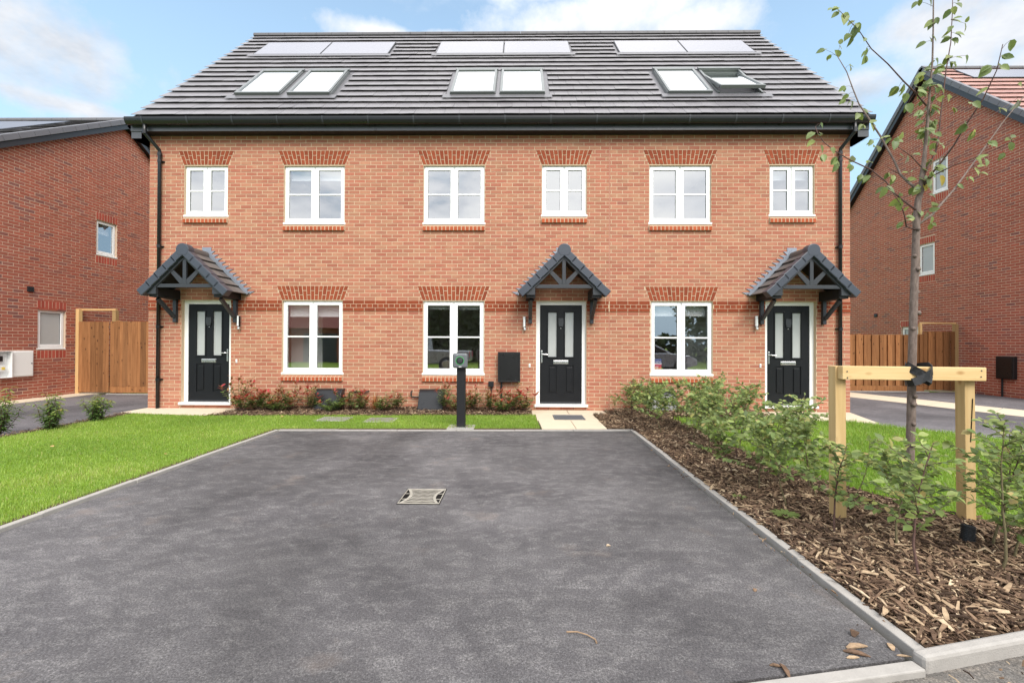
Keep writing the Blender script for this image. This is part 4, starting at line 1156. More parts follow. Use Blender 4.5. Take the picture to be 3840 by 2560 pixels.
grass('grass', [(x, max(y, 2.2)) for x, y in LAWN_L], 'short bright green grass of the lawn left of the parking bay', gg, 9500, fall, .020, .038, .0050)
grass('grass', [(min(x, 7.4), y) for x, y in LAWN_R], 'longer bright green grass of the lawn behind the hedge plants', gg, 7500, fall, .03, .065, .0055)
# tufts that lean over the edging
E_ = np.concatenate([np.stack([np.full(900, -3.80) + gg.normal(0, .02, 900), 2.4 + 4.5 * gg.random(900)], 1), np.stack([-3.7 + 4.05 * gg.random(700), np.full(700, 7.0) + gg.normal(0, .015, 700)], 1)])

# ------------------------------------------------------------------ bark mulch
def mulch(name, poly, label, g, dens, keep, l0, l1, hump, zb=.02):
    P = scatter(poly, dens, g, keep); n = len(P)
    L = l0 + (l1 - l0) * g.random(n) ** 2.2; Wd = L * (.07 + .15 * g.random(n)) + .002; T_ = .002 + .005 * g.random(n)
    az = g.random(n) * 2 * math.pi; el = g.normal(0, .26, n)
    d = np.stack([np.cos(az) * np.cos(el), np.sin(az) * np.cos(el), np.sin(el)], 1)
    upv = unit(np.stack([g.normal(0, .35, n), g.normal(0, .35, n), np.ones(n)], 1)); s = unit(np.cross(upv, d)); nn = np.cross(d, s)
    c = np.stack([P[:, 0], P[:, 1], zb + hump(P) + .030 * g.random(n)], 1)
    bend = g.normal(0, .10, n) * L; V = np.zeros((n, 12, 3)); k = 0
    for a, ta in ((-.5, .55), (0., 1.), (.5, .45)):
        for sb in (-1, 1):
            for h in (0, 1):
                V[:, k] = c + d * (a * L)[:, None] + s * (sb * .5 * Wd * ta)[:, None] + nn * (h * T_ + (bend if a == 0 else 0))[:, None]; k += 1
    q = []
    for e in (0, 4):
        q += [(e + 1, e + 5, e + 7, e + 3), (e + 0, e + 2, e + 6, e + 4), (e + 0, e + 4, e + 5, e + 1), (e + 3, e + 7, e + 6, e + 2)]
    q += [(0, 1, 3, 2), (8, 10, 11, 9)]
    F = (np.arange(n)[:, None, None] * 12 + np.array(q)[None]).reshape(-1, 4)
    r = np.clip(g.beta(.85, 1.45, n), 0, 1); Tn = np.stack([r, g.random(n), g.random(n)], 1)
    o = addobj(name, npmesh(name, V.reshape(-1, 3), F, M['mulch'], np.repeat(Tn, 12, 0))); return tag(o, label, 'mulch', None, 'stuff')
mg = np.random.default_rng(55)
humpR = lambda P: (np.clip((P[:, 0] - 1.84) * .09, 0, .045) + .012 * np.sin(P[:, 0] * 5) * np.sin(P[:, 1] * 4)) * np.clip((P[:, 1] - 1.985 - .232 * (P[:, 0] - 1.73)) * 3.5, 0, 1)
mulch('bark_mulch', BED_R, 'brown bark chips under the hedge plants right of the parking bay', mg, 5600, lambda P: np.clip((3.6 / np.maximum(P[:, 1], 1)) ** 1.4, .22, 1), .018, .135, humpR)
mulch('bark_mulch', BED_L, 'brown bark chips along the wall between the two left doors', mg, 1500, None, .02, .10, lambda P: np.clip((P[:, 1] - 8.3) * .06, 0, .04))
mulch('bark_mulch', [(x, max(y, 4.5)) for x, y in BED_S], 'thin strip of bark along the left drive', mg, 700, None, .02, .08, lambda P: np.zeros(len(P)))
# spilled soil and chips beside the raised kerb in the near right corner
mulch('bark_litter', [(1.75, 1.62), (4, 2.1), (4, 2.45), (1.80, 1.90)], 'bark litter lying on the road below the raised kerb', mg, 420, lambda P: np.clip(1 - (near_line(P[:, 0]) - P[:, 1]) * 2.2, .05, 1), .012, .06, lambda P: np.zeros(len(P)) - .03)
mulch('bark_litter', [(1.66, 2.1), (1.755, 2.1), (1.765, 6.9), (1.70, 6.9)], 'few bark crumbs on the asphalt beside the right edging', mg, 160, None, .008, .035, lambda P: np.zeros(len(P)) - .022)

# ------------------------------------------------------------------ hedge plants right of the bay
def whip(name, x, y, h, seed, label, group, nb=20, spread=.26, leafl=(.034, .062), single=False, thick=.0075, mat='hedgeleaf', z0=.04):
    g = np.random.default_rng(seed); root = thing(name, label, 'plant', (x, y, z0 - .02), group)
    n = 7; st = [np.array((x, y, z0 - .03))]; dv = np.array((g.normal(0, .10), g.normal(0, .10), 1.0))
    for i in range(n):
        dv = dv + np.array((g.normal(0, .10), g.normal(0, .10), 0)); st.append(st[-1] + unit(dv) * h / n)
    sm = MB().tube(st, [thick * (1 - .75 * i / n) for i in range(n + 1)], 6)
    st = np.array(st); B, Dr, Nn, L, tint = [], [], [], [], []
    def put(p, d, r):
        B.append(p); Dr.append(d + g.normal(0, .35, 3)); Nn.append(np.array((g.normal(0, .45), g.normal(0, .45) - .15, 1.0))); L.append(leafl[0] + (leafl[1] - leafl[0]) * g.random() ** 1.4)
        tint.append((np.clip(r + g.normal(0, .2), 0, .93) if g.random() > .025 else 1., np.clip(.5 + g.normal(0, .22), 0, 1), 0))
    for b in range(nb):
        t = .34 + .62 * (b + g.random() * .8) / nb; f = t * n; i = min(int(f), n - 1); p = st[i] + (st[i + 1] - st[i]) * (f - i)
        az = b * 2.4 + g.normal(0, .5); ln = spread * (1.15 - .75 * t) * (.6 + .7 * g.random()) + .05; rise = .35 + .5 * g.random()
        d = unit(np.array((math.cos(az), math.sin(az), rise))); pts = [p]
        for q in range(4): d = unit(d + g.normal(0, .12, 3)); pts.append(pts[-1] + d * ln / 4)
        sm.tube(pts, [thick * .36, thick * .3, thick * .25, thick * .2, thick * .12], 4)
        m = int(ln / .016) + 4
        for q in range(m):
            f = (q + 1) / m * 4; i = min(int(f), 3); pp = pts[i] + (pts[i + 1] - pts[i]) * (f - i)
            dd = unit(pts[i + 1] - pts[i]); sd = np.cross(dd, (0, 0, 1)) * (1 if q % 2 else -1)
            put(pp, dd * .6 + sd * .9 + np.array((0, 0, -.1)), .35 + .3 * t)
    for q in range(8):
        put(st[-1] - (st[-1] - st[-2]) * g.random() * 1.6, np.array((g.normal(), g.normal(), .7)), .6)
    sm.build('stem', M['greenstem'] if seed % 3 else M['twig'], root, smooth=True)
    B, Dr, Nn, L, T = map(np.array, (B, Dr, Nn, L, tint))
    if single: single_leaves('leaf', B, Dr, Nn, L, L * .62, T, M[mat], root)
    else: leaf_obj('leaves', B, Dr, Nn, L, L * .62, T, M[mat], root)
    return root
HG = 'young hedge plants along the parking bay'
hb = [(2.09, 8.2, .60), (2.25, 7.70, .66), (2.15, 6.70, .72), (2.69, 8.10, .70), (2.63, 7.30, .74), (2.36, 6.11, .78), (2.98, 7.20, .82), (2.28, 5.33, .80), (2.86, 6.35, .86), (2.18, 4.55, .72),
      (2.72, 5.55, .86), (2.18, 4.05, .62), (2.55, 4.60, .78), (2.16, 3.61, .74), (2.66, 4.10, .80), (2.20, 3.12, .70), (2.78, 3.10, .66), (2.45, 2.93, .66), (2.25, 2.52, .80), (2.80, 2.64, .90), (3.08, 2.95, .78), (3.30, 3.05, .80), (3.62, 8.62, .50), (4.35, 8.75, .55), (2.42, 8.75, .62), (3.05, 2.78, .5), (2.55, 6.75, .8), (2.50, 5.85, .8)]
hl = ['small hedge plant at the house corner of the planting bed, next to the door path', 'leafy hedge plant just behind the one at the door path', 'hedge plant at the top corner of the asphalt bay', 'hedge plant in front of the black gas box under the right window',
      'hedge plant left of centre under the right ground floor window', 'hedge plant a metre down the kerb from the bay corner', 'tall hedge plant under the right edge of the right window', 'hedge plant midway along the right edging kerb',
      'tall hedge plant in the second row beside the lawn, below the right front door', 'hedge plant by the kerb with low pale leaves', 'tall hedge plant at the lawn edge just left of the stake frame', 'short hedge plant by the kerb nearer the stake frame',
      'bushy hedge plant left of the left stake post', 'tall whip with bare lower stem leaning just left of the stake post', 'hedge plant touching the left of the stake post at the lawn edge', 'hedge plant directly in front of the left stake post',
      'low hedge plant between the two stake posts', 'hedge plant right of the left stake post with bright leaves', 'nearest hedge plant, thin grey stem standing alone in the bark', 'hedge plant at the right photo edge with a slanting stem',
      'bushy hedge plant in front of the right stake post', 'hedge plant behind the corrugated pipe at the right photo edge', 'small plant under the right end of the right window against the wall', 'small plant by the wall left of the right front door',
      'small hedge plant against the wall beside the movement joint', 'low leafy plant beside the black corrugated pipe', 'second row hedge plant three from the house wall', 'second row hedge plant four from the house wall']
for i, (x, y, h) in enumerate(hb):
    near = y < 3.2
    whip('hedge_plant', x, y, h * 1.04, 300 + i, hl[i], HG, 19 if not near else 13, .32 if y > 4 else .27, (.040, .072) if y > 3.2 else (.038, .068), near and i in (15, 17, 18), .0075 if y > 3 else .0085)
extra = [(2.45, 5.05, .78, 'airy hedge plant between the short kerb plant and the lawn, third from the stake frame'), (2.52, 3.78, .74, 'hedge plant half hidden just left of the left stake post, in the second row'),
         (2.98, 5.05, .84, 'tall loose whip standing at the lawn edge in front of the right front door'), (2.92, 6.75, .82, 'loose hedge plant at the lawn edge below the right side of the right window'),
         (2.40, 7.45, .70, 'hedge plant hiding the grey access cover near the door path')]
for i, (x, y, h, l) in enumerate(extra): whip('hedge_plant', x, y, h, 360 + i, l, HG, 18, .30, (.040, .070))
# two sparse whips that stick up in front of the lawn
for x, y, h, s, l in ((2.72, 3.72, .62, 77, 'almost bare whip with grey twigs right of the left stake post'), (2.93, 3.30, .60, 78, 'thin bare twig climbing beside the tree trunk'), (3.28, 2.95, .85, 79, 'thin red twig with one leaf in front of the right stake post')):
    whip('bare_whip', x, y, h, s, l, HG, 6, .12, (.03, .06), False, .005)
whip('rose_bush', 1.92, 8.80, .34, 91, 'small twiggy bush against the wall right of the middle door', 'low bushes by the middle door', 18, .22, (.014, .028), False, .004)
whip('rose_bush', 2.12, 8.45, .34, 92, 'small brownish bush at the start of the hedge row', 'low bushes by the middle door', 18, .22, (.014, .028), False, .004)
for i, (x, y, l) in enumerate(((1.90, 3.86, 'tiny green weed in the bark by the kerb'), (2.05, 3.45, 'low toothed weed in the bark right of the kerb'))):
    r_ = thing('weed', l, 'weed', (x, y, .05)); n = 14 if i else 7
    a_ = np.arange(n) * 2.4; d_ = np.stack([np.cos(a_), np.sin(a_), np.full(n, .35)], 1)
    leaf_obj('leaves', np.tile(np.array((x, y, .06)), (n, 1)) + d_ * .02, d_, np.tile(np.array((0, 0, 1.)), (n, 1)), np.full(n, .09 if i else .045), np.full(n, .035 if i else .025), np.stack([np.full(n, .55), np.full(n, .6), np.zeros(n)], 1), M['hedgeleaf'], r_)

# ------------------------------------------------------------------ photinias along the wall
def photinia(x, y, h, seed, label, red=.5):
    h *= 1.0 + .3 * (np.sin(seed * 1.7) * .5 + .3); red = min(1, red + .15)
    g = np.random.default_rng(seed); root = thing('photinia', label, 'plant', (x, y, .03), 'red tipped shrubs along the wall'); sm = MB(); B, Dr, Nn, L, T = [], [], [], [], []
    for k in range(9):
        az = k * 2.4 + g.normal(0, .4); hh = h * (.60 + .5 * g.random()); sp = .06 + .30 * g.random(); p = np.array((x + g.normal(0, .02), y + g.normal(0, .02), .03)); pts = [p]
        for q in range(5):
            f = (q + 1) / 5; pts.append(np.array((x + math.cos(az) * sp * f, y + math.sin(az) * sp * f * .7, .03 + hh * f)) + g.normal(0, .008, 3))
        sm.tube(pts, [.005, .0045, .004, .0035, .003, .002], 5)
        isred = g.random() < red
        for q in range(22):
            f = .30 + .70 * q / 21; i = min(int(f * 5), 4); pp = pts[i] + (pts[i + 1] - pts[i]) * (f * 5 - i)
            aa = q * 2.4 + k; top = q > 16 and isred
            d = np.array((math.cos(aa), math.sin(aa), .9 if top else .25)); B.append(pp); Dr.append(d); Nn.append(np.array((-math.cos(aa) * .5, -math.sin(aa) * .5, 1.)) + g.normal(0, .25, 3))
            L.append(.06 + .05 * g.random() if not top else .07 + .045 * g.random())
            T.append((np.clip(.78 + .12 * g.normal(), .66, 1) if top else np.clip(.22 + .35 * f * g.random() + .08 * g.normal(), 0, .62), np.clip(.55 + .2 * g.normal(), 0, 1), 0))
    sm.build('stem', M['twig'], root, smooth=True)
    B, Dr, Nn, L, T = map(np.array, (B, Dr, Nn, L, T)); leaf_obj('leaves', B, Dr, Nn, L, L * .42, T, M['photleaf'], root)
ph = [(-5.52, 8.72, .50, 'red tipped shrub at the right jamb of the left front door', .7), (-5.20, 8.76, .36, 'second red tipped shrub from the left front door', .6), (-4.85, 8.70, .40, 'bushy red tipped shrub under the left window', .7),
      (-4.48, 8.74, .44, 'tallest red tipped shrub left of the left gas box', .45), (-4.15, 8.78, .38, 'red tipped shrub touching the left gas box', .6), (-3.35, 8.80, .42, 'shrub in front of the thin pipe right of the left gas box', .4),
      (-3.62, 8.62, .22, 'low green shrub at the right foot of the left gas box', .1), (-2.40, 8.74, .34, 'green shrub between the orange grass and the right gas box', .2), (-1.42, 8.76, .46, 'shrub between the right gas box and the charging post', .6),
      (-.88, 8.76, .48, 'shrub right of the charging post', .6), (-.55, 8.72, .36, 'shrub under the small black socket', .5), (-.12, 8.72, .44, 'purple tipped shrub under the black wall cabinet', .5), (.12, 8.75, .40, 'last red tipped shrub left of the middle door path', .6), (-1.15, 8.66, .40, 'shrub behind the charging post', .5)]
ph += [(-5.36, 8.62, .30, 'low red tipped shrub in front of the first two beside the left front door', .8), (-5.02, 8.66, .32, 'low shrub with red leaves in front of the gap left of the left window', .8), (-4.66, 8.60, .28, 'lowest red leaved shrub under the middle of the left window', .9),
       (-3.10, 8.80, .34, 'dark stemmed shrub just left of the orange strap leaved plant', .5), (-2.62, 8.66, .24, 'small green shrub at the right foot of the orange strap leaved plant', .2), (-.30, 8.64, .30, 'low shrub in front of the black cabinet pipe', .6)]
for i, (x, y, h, l, rd) in enumerate(ph): photinia(x, y, h, 500 + i, l, rd)
# orange strap-leaved plant
fr_ = thing('flax_plant', 'orange bronze strap leaved plant between the two gas boxes', 'plant', (-2.82, 8.72, .03)); g = np.random.default_rng(12)
for k in range(46):
    az = g.random() * 2 * math.pi; L_ = .26 + .24 * g.random(); out = .08 + .30 * g.random(); w_ = .006 + .006 * g.random(); vs = []
    for q in range(6):
        f = q / 5; r_ = out * f ** 1.5; z = .03 + L_ * (f - .42 * f * f * (out / .3)); ww = w_ * (1 - f ** 2.5) + .0006
        c = np.array((-2.82 + math.cos(az) * r_, 8.72 + math.sin(az) * r_ * .8, z)); s = np.array((-math.sin(az), math.cos(az), 0)) * ww; vs += [c - s, c + s]
    me = npmesh('leaf', vs, [(2 * i, 2 * i + 1, 2 * i + 3, 2 * i + 2) for i in range(5)], M['flaxleaf'], np.tile(np.array((g.random(), g.random(), 0)), (12, 1)), True); addobj('leaf', me, fr_)
# bushy shrubs along the left drive
def shrub(x, y, h, wd, seed, label):
    g = np.random.default_rng(seed); root = thing('laurel_shrub', label, 'shrub', (x, y, .02), 'shrubs along the left drive'); sm = MB(); B, Dr, Nn, L, T = [], [], [], [], []
    for k in range(15):
        az = k * 2.4; hh = h * (.55 + .5 * g.random()) * (1 if k < 5 else .8); sp = wd * (.3 + .7 * g.random()) * (.5 if k < 5 else 1.); pts = [np.array((x, y, .02))]
        for q in range(5):
            f = (q + 1) / 5; pts.append(np.array((x + math.cos(az) * sp * f ** .8, y + math.sin(az) * sp * f ** .8, .02 + hh * f)) + g.normal(0, .012, 3))
        sm.tube(pts, [.006, .005, .0045, .004, .003, .002], 5)
        for q in range(38):
            f = .10 + .9 * q / 37; i = min(int(f * 5), 4); pp = pts[i] + (pts[i + 1] - pts[i]) * (f * 5 - i); aa = q * 2.4 + k * 1.3
            B.append(pp); Dr.append(np.array((math.cos(aa), math.sin(aa), .15 - .35 * g.random()))); Nn.append(np.array((g.normal(0, .3), g.normal(0, .3), 1.))); L.append(.06 + .05 * g.random())
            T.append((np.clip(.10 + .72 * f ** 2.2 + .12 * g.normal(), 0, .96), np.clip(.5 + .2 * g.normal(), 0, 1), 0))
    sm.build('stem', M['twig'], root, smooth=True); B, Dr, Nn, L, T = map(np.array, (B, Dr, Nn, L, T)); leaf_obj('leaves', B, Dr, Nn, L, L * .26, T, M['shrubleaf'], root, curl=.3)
shrub(-7.60, 6.45, .66, .28, 41, 'bushy green shrub at the left photo edge by the drive'); shrub(-7.27, 6.85, .60, .24, 42, 'middle one of the three shrubs between lawn and left drive'); shrub(-7.28, 7.60, .52, .22, 43, 'smallest of the three shrubs, nearest the left front door path')

# ------------------------------------------------------------------ the young tree, its stake frame and tie
tree = thing('young_tree', 'thin young tree with sparse leaves tied to a pale timber stake frame', 'tree', (2.97, 3.425, .0))
TY = .012
TR = [(2.965, 3.43, -.02), (2.970, 3.43, .361), (2.988, 3.432, .8), (2.994, 3.432, 1.185), (3.006, 3.43, 1.68), (3.024, 3.43, 2.172), (3.03, 3.43, 2.367), (3.042, 3.43, 2.484), (3.054, 3.42, 2.542), (3.06, 3.42, 2.658), (3.077, 3.42, 2.775), (3.094, 3.42, 2.949), (3.112, 3.42, 3.183), (3.124, 3.42, 3.346), (3.141, 3.42, 3.533), (3.147, 3.42, 3.766), (3.15, 3.42, 4.1), (3.16, 3.43, 4.5)]
RD = [.033, .0295, .028, .0270, .0262, .0235, .0232, .021, .018, .0152, .0138, .011, .009, .0072, .006, .0048, .004, .003]
tb = MB().tube(TR, RD, 14)
for (x, y, z, r) in ((2.985, 3.398, .93, .014), (2.995, 3.400, .99, .012), (3.03, 3.41, 1.62, .012), (2.99, 3.41, 1.50, .012), (3.035, 3.43, 1.78, .012), (3.02, 3.40, 1.95, .012), (3.0, 3.41, 2.05, .01), (3.02, 3.402, 2.25, .009), (2.97, 3.40, .62, .010), (2.985, 3.40, .78, .010)):
    tb.lathe((x, y, z), (0.1, -1, .2), [(r * 1.5, -.01), (r * 1.3, .004), (r * .6, .010)], 8)
tb.build('trunk', M['bark'], tree, smooth=True)
BR = dict(b1=[(3.013, 3.42, 2.402), (2.945, 3.448, 2.481), (2.899, 3.476, 2.549), (2.863, 3.503, 2.642), (2.767, 3.531, 2.749), (2.621, 3.559, 2.839), (2.521, 3.587, 2.924), (2.455, 3.614, 3.004), (2.425, 3.642, 3.091), (2.424, 3.67, 3.155)],
b2=[(3.031, 3.42, 2.553), (2.999, 3.47, 2.63), (2.984, 3.52, 2.708), (2.978, 3.57, 2.837), (2.91, 3.62, 3.055), (2.852, 3.67, 3.229), (2.815, 3.72, 3.369), (2.802, 3.77, 3.525), (2.788, 3.82, 3.697), (2.746, 3.87, 3.861)],
b3=[(2.984, 3.52, 2.708), (2.907, 3.43, 2.662), (2.891, 3.53, 2.772)][0:1] + [(2.93, 3.53, 2.745), (2.891, 3.535, 2.775)],
b4=[(3.095, 3.42, 3.194), (2.956, 3.353, 3.251), (2.809, 3.287, 3.303), (2.643, 3.22, 3.386), (2.472, 3.153, 3.452), (2.336, 3.087, 3.536), (2.174, 3.02, 3.603)],
b5=[(3.054, 3.42, 2.728), (2.892, 3.32, 2.768), (2.697, 3.22, 2.803), (2.529, 3.12, 2.817)],
b6=[(3.035, 3.425, 2.29), (3.197, 3.482, 2.385), (3.326, 3.545, 2.488), (3.481, 3.607, 2.618), (3.677, 3.67, 2.827), (3.877, 3.732, 3.042), (4.069, 3.795, 3.25), (4.315, 3.857, 3.504), (4.545, 3.92, 3.738)],
b7=[(3.055, 3.42, 2.56), (3.086, 3.362, 2.636), (3.188, 3.303, 2.693), (3.262, 3.245, 2.713), (3.342, 3.187, 2.749), (3.417, 3.128, 2.787), (3.517, 3.07, 2.838)],
b8=[(3.058, 3.42, 2.62), (3.106, 3.42, 2.728), (3.189, 3.449, 2.845), (3.239, 3.477, 2.976), (3.29, 3.506, 3.228), (3.353, 3.534, 3.544), (3.416, 3.563, 3.768), (3.456, 3.591, 4.033), (3.486, 3.62, 4.227)],
b9=[(3.058, 3.42, 2.58), (3.119, 3.337, 2.718), (3.14, 3.253, 2.817), (3.134, 3.17, 2.909), (3.176, 3.087, 3.057), (3.181, 3.003, 3.206), (3.132, 2.92, 3.324)],
b10=[(3.119, 3.337, 2.718), (3.235, 3.46, 2.814), (3.46, 3.56, 2.977), (3.68, 3.66, 3.134), (3.969, 3.76, 3.31), (4.269, 3.86, 3.492)],
b11=[(3.007, 3.42, 2.251), (2.901, 3.37, 2.261), (2.842, 3.32, 2.338), (2.771, 3.27, 2.401), (2.653, 3.22, 2.495)])
BRAD = dict(b1=.0075, b2=.010, b3=.004, b4=.006, b5=.004, b6=.0095, b7=.0055, b8=.0075, b9=.0075, b10=.0045, b11=.006)
for k_, pts in BR.items():
    n = len(pts); r = BRAD[k_]; MB().tube(pts, [r * (1 - .72 * i / (n - 1)) for i in range(n)], 7).build('branch', M['twig'] if k_ not in ('b2', 'b6') else M['bark'], tree, smooth=True)
TL = [(2.99,3.4,3.95), (2.11,3.02,3.64), (2.12,3.01,3.59), (2.2,3.03,3.58), (2.29,3.1,3.6), (2.3,3.05,3.53), (2.28,3.05,3.5), (2.39,3.11,3.5), (2.24,3.07,3.48), (2.76,3.85,3.98), (2.31,3.13,3.49), (2.6,3.87,3.91), (2.69,3.9,3.87), (2.75,3.87,3.89), (2.44,3.16,3.43), (2.41,3.13,3.36), (2.83,3.83,3.74), (3.08,3.45,3.68), (3.16,3.42,3.71), (3.15,3.44,4.0), (3.13,3.43,3.83), (3.15,3.39,3.82), (3.43,3.61,4.03), (3.52,3.6,4.1), (3.48,3.58,3.96), (3.36,3.53,3.83), (3.4,3.59,3.81), (3.49,3.56,3.84), (3.47,3.58,3.8), (3.59,3.62,3.93), (3.2,3.44,3.54), (3.38,3.57,3.62), (3.37,3.53,3.64), (3.44,3.56,3.6), (3.29,3.53,3.53), (3.07,3.45,3.41), (2.98,3.38,3.33), (3.11,3.39,3.34), (3.17,3.39,3.32), (2.99,3.33,3.25), (3.19,3.46,3.27), (3.28,3.5,3.29), (3.36,3.52,3.3), (2.87,3.34,3.21), (2.91,3.35,3.14), (3.03,3.41,3.13), (3.13,3.41,3.14), (3.39,3.51,3.2), (2.72,3.78,3.53), (2.76,3.8,3.47), (2.72,3.78,3.42), (2.78,3.75,3.37), (2.79,3.7,3.26), (2.86,3.71,3.3), (2.8,3.68,3.16), (2.87,3.64,3.14), (2.77,3.32,3.24), (2.83,3.32,3.25), (2.5,3.7,3.18), (2.37,3.65,3.08), (2.38,3.66,3.02), (2.43,3.62,3.07), (2.46,3.64,2.96), (2.44,3.59,2.87), (2.5,3.57,2.92), (2.5,3.55,2.82), (2.53,3.59,2.79), (2.67,3.6,2.86), (2.61,3.53,2.76), (2.7,3.56,2.69), (2.72,3.52,2.68), (2.81,3.59,2.99), (2.88,3.6,2.95), (2.78,3.55,2.82), (2.56,3.15,2.83), (2.66,3.18,2.79), (2.74,3.23,2.85), (3.01,3.53,2.86), (2.88,3.34,2.75), (2.92,3.31,2.78), (3.08,3.45,2.98), (3.16,3.46,3.02), (3.2,3.48,3.08), (3.2,3.49,2.91), (3.23,3.43,2.89), (3.14,3.41,2.83), (3.12,3.34,2.68), (3.06,3.32,2.63), (3.07,3.4,2.7), (3.08,3.41,2.64), (3.08,3.43,2.6), (3.06,3.39,2.56), (3.13,3.33,2.59), (3.16,3.45,2.58), (3.02,3.46,2.65), (2.89,3.54,2.7), (2.94,3.54,2.67), (2.6,3.21,2.46), (2.66,3.22,2.49), (2.92,3.45,2.52), (2.74,3.28,2.41), (2.77,3.28,2.39), (2.86,3.32,2.38), (2.9,3.33,2.32), (2.94,3.41,2.32), (2.85,3.37,2.27), (3.04,3.41,2.38), (3.17,3.5,2.38), (3.25,3.52,2.48), (3.2,3.47,2.42), (3.16,3.46,2.28), (3.19,3.48,2.34), (3.11,3.17,2.89), (3.63,3.62,3.05), (3.13,3.08,3.02), (4.05,3.77,3.35), (3.19,2.96,3.2), (3.11,3.01,3.2), (3.18,3.1,3.12), (3.89,3.7,3.03), (3.41,3.14,2.81), (3.42,3.13,2.75), (3.42,3.2,2.71), (3.3,3.23,2.69), (3.32,3.2,2.67), (3.75,3.69,2.8), (3.75,3.63,2.76), (3.65,3.63,2.71), (3.2,2.93,3.32), (3.21,2.96,3.27), (3.49,3.51,3.6), (3.42,3.53,3.57), (4.26,3.87,3.43), (3.52,3.59,2.64), (4.28,3.85,3.6)]
g = np.random.default_rng(19)
allb = np.array([p for pts in BR.values() for p in pts] + TR[4:])
seg_a = np.concatenate([np.array(p[:-1]) for p in BR.values()] + [np.array(TR[5:-1])]); seg_b = np.concatenate([np.array(p[1:]) for p in BR.values()] + [np.array(TR[6:])])
for k in range(34):
    f = g.random(); z = 2.50 + 1.0 * f; tx = np.interp(z, [p[2] for p in TR], [p[0] for p in TR]); a_ = g.random() * 6.28; TL.append((tx + math.cos(a_) * (.035 + .05 * g.random()), 3.42 + math.sin(a_) * .06, z))
stalk = MB(); B, Dr, Nn, L, T = [], [], [], [], []
TREEO = [(0., .0), (.10, .34), (.40, .50), (.72, .34), (1., .0), (.72, -.34), (.40, -.50), (.10, -.34)]
for i, q in enumerate(TL):
    q = np.array(q, float); ab = seg_b - seg_a; tt = np.clip(np.sum((q - seg_a) * ab, 1) / np.sum(ab * ab, 1), 0, 1); cp = seg_a + ab * tt[:, None]; dd = np.linalg.norm(cp - q, axis=1); j = int(np.argmin(dd)); a = cp[j]
    if dd[j] > .16: a = q + (a - q) / dd[j] * .10
    d = unit((q - a)) * .7 + np.array((g.normal(0, .35), g.normal(0, .35), -.45)); d = unit(d); ll = .052 + .032 * g.random()
    base = q - d * ll * .5
    stalk.tube([a, (a + base) / 2 + np.array((0, 0, .008)), base], [.0014, .0012, .001], 4)
    B.append(base); Dr.append(d); Nn.append(np.array((g.normal(0, .5), -1.0, .45 + g.normal(0, .4)))); L.append(ll)
    r = g.random(); T.append((1. if i in (91, 92) else np.clip(.38 + .24 * g.normal(), 0, .86), np.clip(.55 + .2 * g.normal(), 0, 1), 0))
    if g.random() < .85 and i not in (91, 92):
        B.append(base + g.normal(0, .008, 3)); dd2 = unit(d + g.normal(0, .7, 3)); Dr.append(dd2); Nn.append(np.array((g.normal(0, .6), -.8, .6))); L.append(ll * (.6 + .35 * g.random())); T.append((np.clip(.42 + .24 * g.normal(), 0, .88), np.clip(.5 + .2 * g.normal(), 0, 1), 0))
stalk.build('leaf_stalks', M['twig'], tree, stuff=True)
B, Dr, Nn, L, T = map(np.array, (B, Dr, Nn, L, T))
single_leaves('leaf', B, Dr, Nn, L, L * .68, T, M['treeleaf'], tree, outline=TREEO, fold=.3, curl=.22)

sf = thing('tree_stake_frame', 'pale timber stake frame of two posts and a crossbar beside the young tree', 'tree stake', (2.9, 3.38, 0))
def timber(x0, x1, y0, y1, z0, z1, mat, name, piv):
    c = ((x0 + x1) / 2, (y0 + y1) / 2, z0)
    o = MB().box(x0 - c[0], x1 - c[0], y0 - c[1], y1 - c[1], 0, z1 - z0).build(name, M[mat], None, .004); o.parent = sf; o.location = Vector(c) - origin_of(sf); return o
timber(2.368, 2.446, 3.352, 3.430, -.05, 1.216, 'stakewood', 'post', 0).rotation_euler = (0, R(-.3), 0)
timber(3.322, 3.397, 3.352, 3.430, -.05, 1.118, 'stakewood', 'post', 0).rotation_euler = (0, R(-.5), 0)
timber(2.378, 3.418, 3.300, 3.350, 1.118, 1.216, 'barwood', 'crossbar', 0).rotation_euler = (0, R(.35), 0)
for x, z in ((2.41, 1.18), (2.412, 1.135), (3.38, 1.19), (3.377, 1.145)): MB().lathe((x, 3.299, z), (0, -1, 0), [(.005, 0), (.005, .002)], 8).build('nail', M['dgrey'], sf)
# crack in the right post
MB().prism([(3.350, .66), (3.3525, .66), (3.367, .98), (3.3645, .98)], 3.346, 3.3519).build('crack', M['dark'], sf)
st_ = thing('tree_tie', 'black rubber strap wrapping the trunk to the crossbar', 'tree tie', (2.97, 3.36, 1.11))
def strap(pts, wd, th=.0035, name='band'):
    pts = [np.array(p, float) for p in pts]; vs, fs = [], []
    for i, p in enumerate(pts):
        t = unit(pts[min(i + 1, len(pts) - 1)] - pts[max(0, i - 1)]); c = np.array((2.96, 3.36, p[2])); o_ = p - c; o_[2] = 0; o_ = unit(o_); wv = unit(np.cross(t, o_)) * wd / 2
        vs += [p - wv, p + wv, p + wv + o_ * th, p - wv + o_ * th]
    for i in range(len(pts) - 1):
        a = 4 * i
        for k in range(4): fs.append((a + k, a + (k + 1) % 4, a + 4 + (k + 1) % 4, a + 4 + k))
    fs += [(0, 3, 2, 1), (len(vs) - 4, len(vs) - 3, len(vs) - 2, len(vs) - 1)]
    MB().add(vs, fs).build(name, M['rubber'], st_, smooth=False)
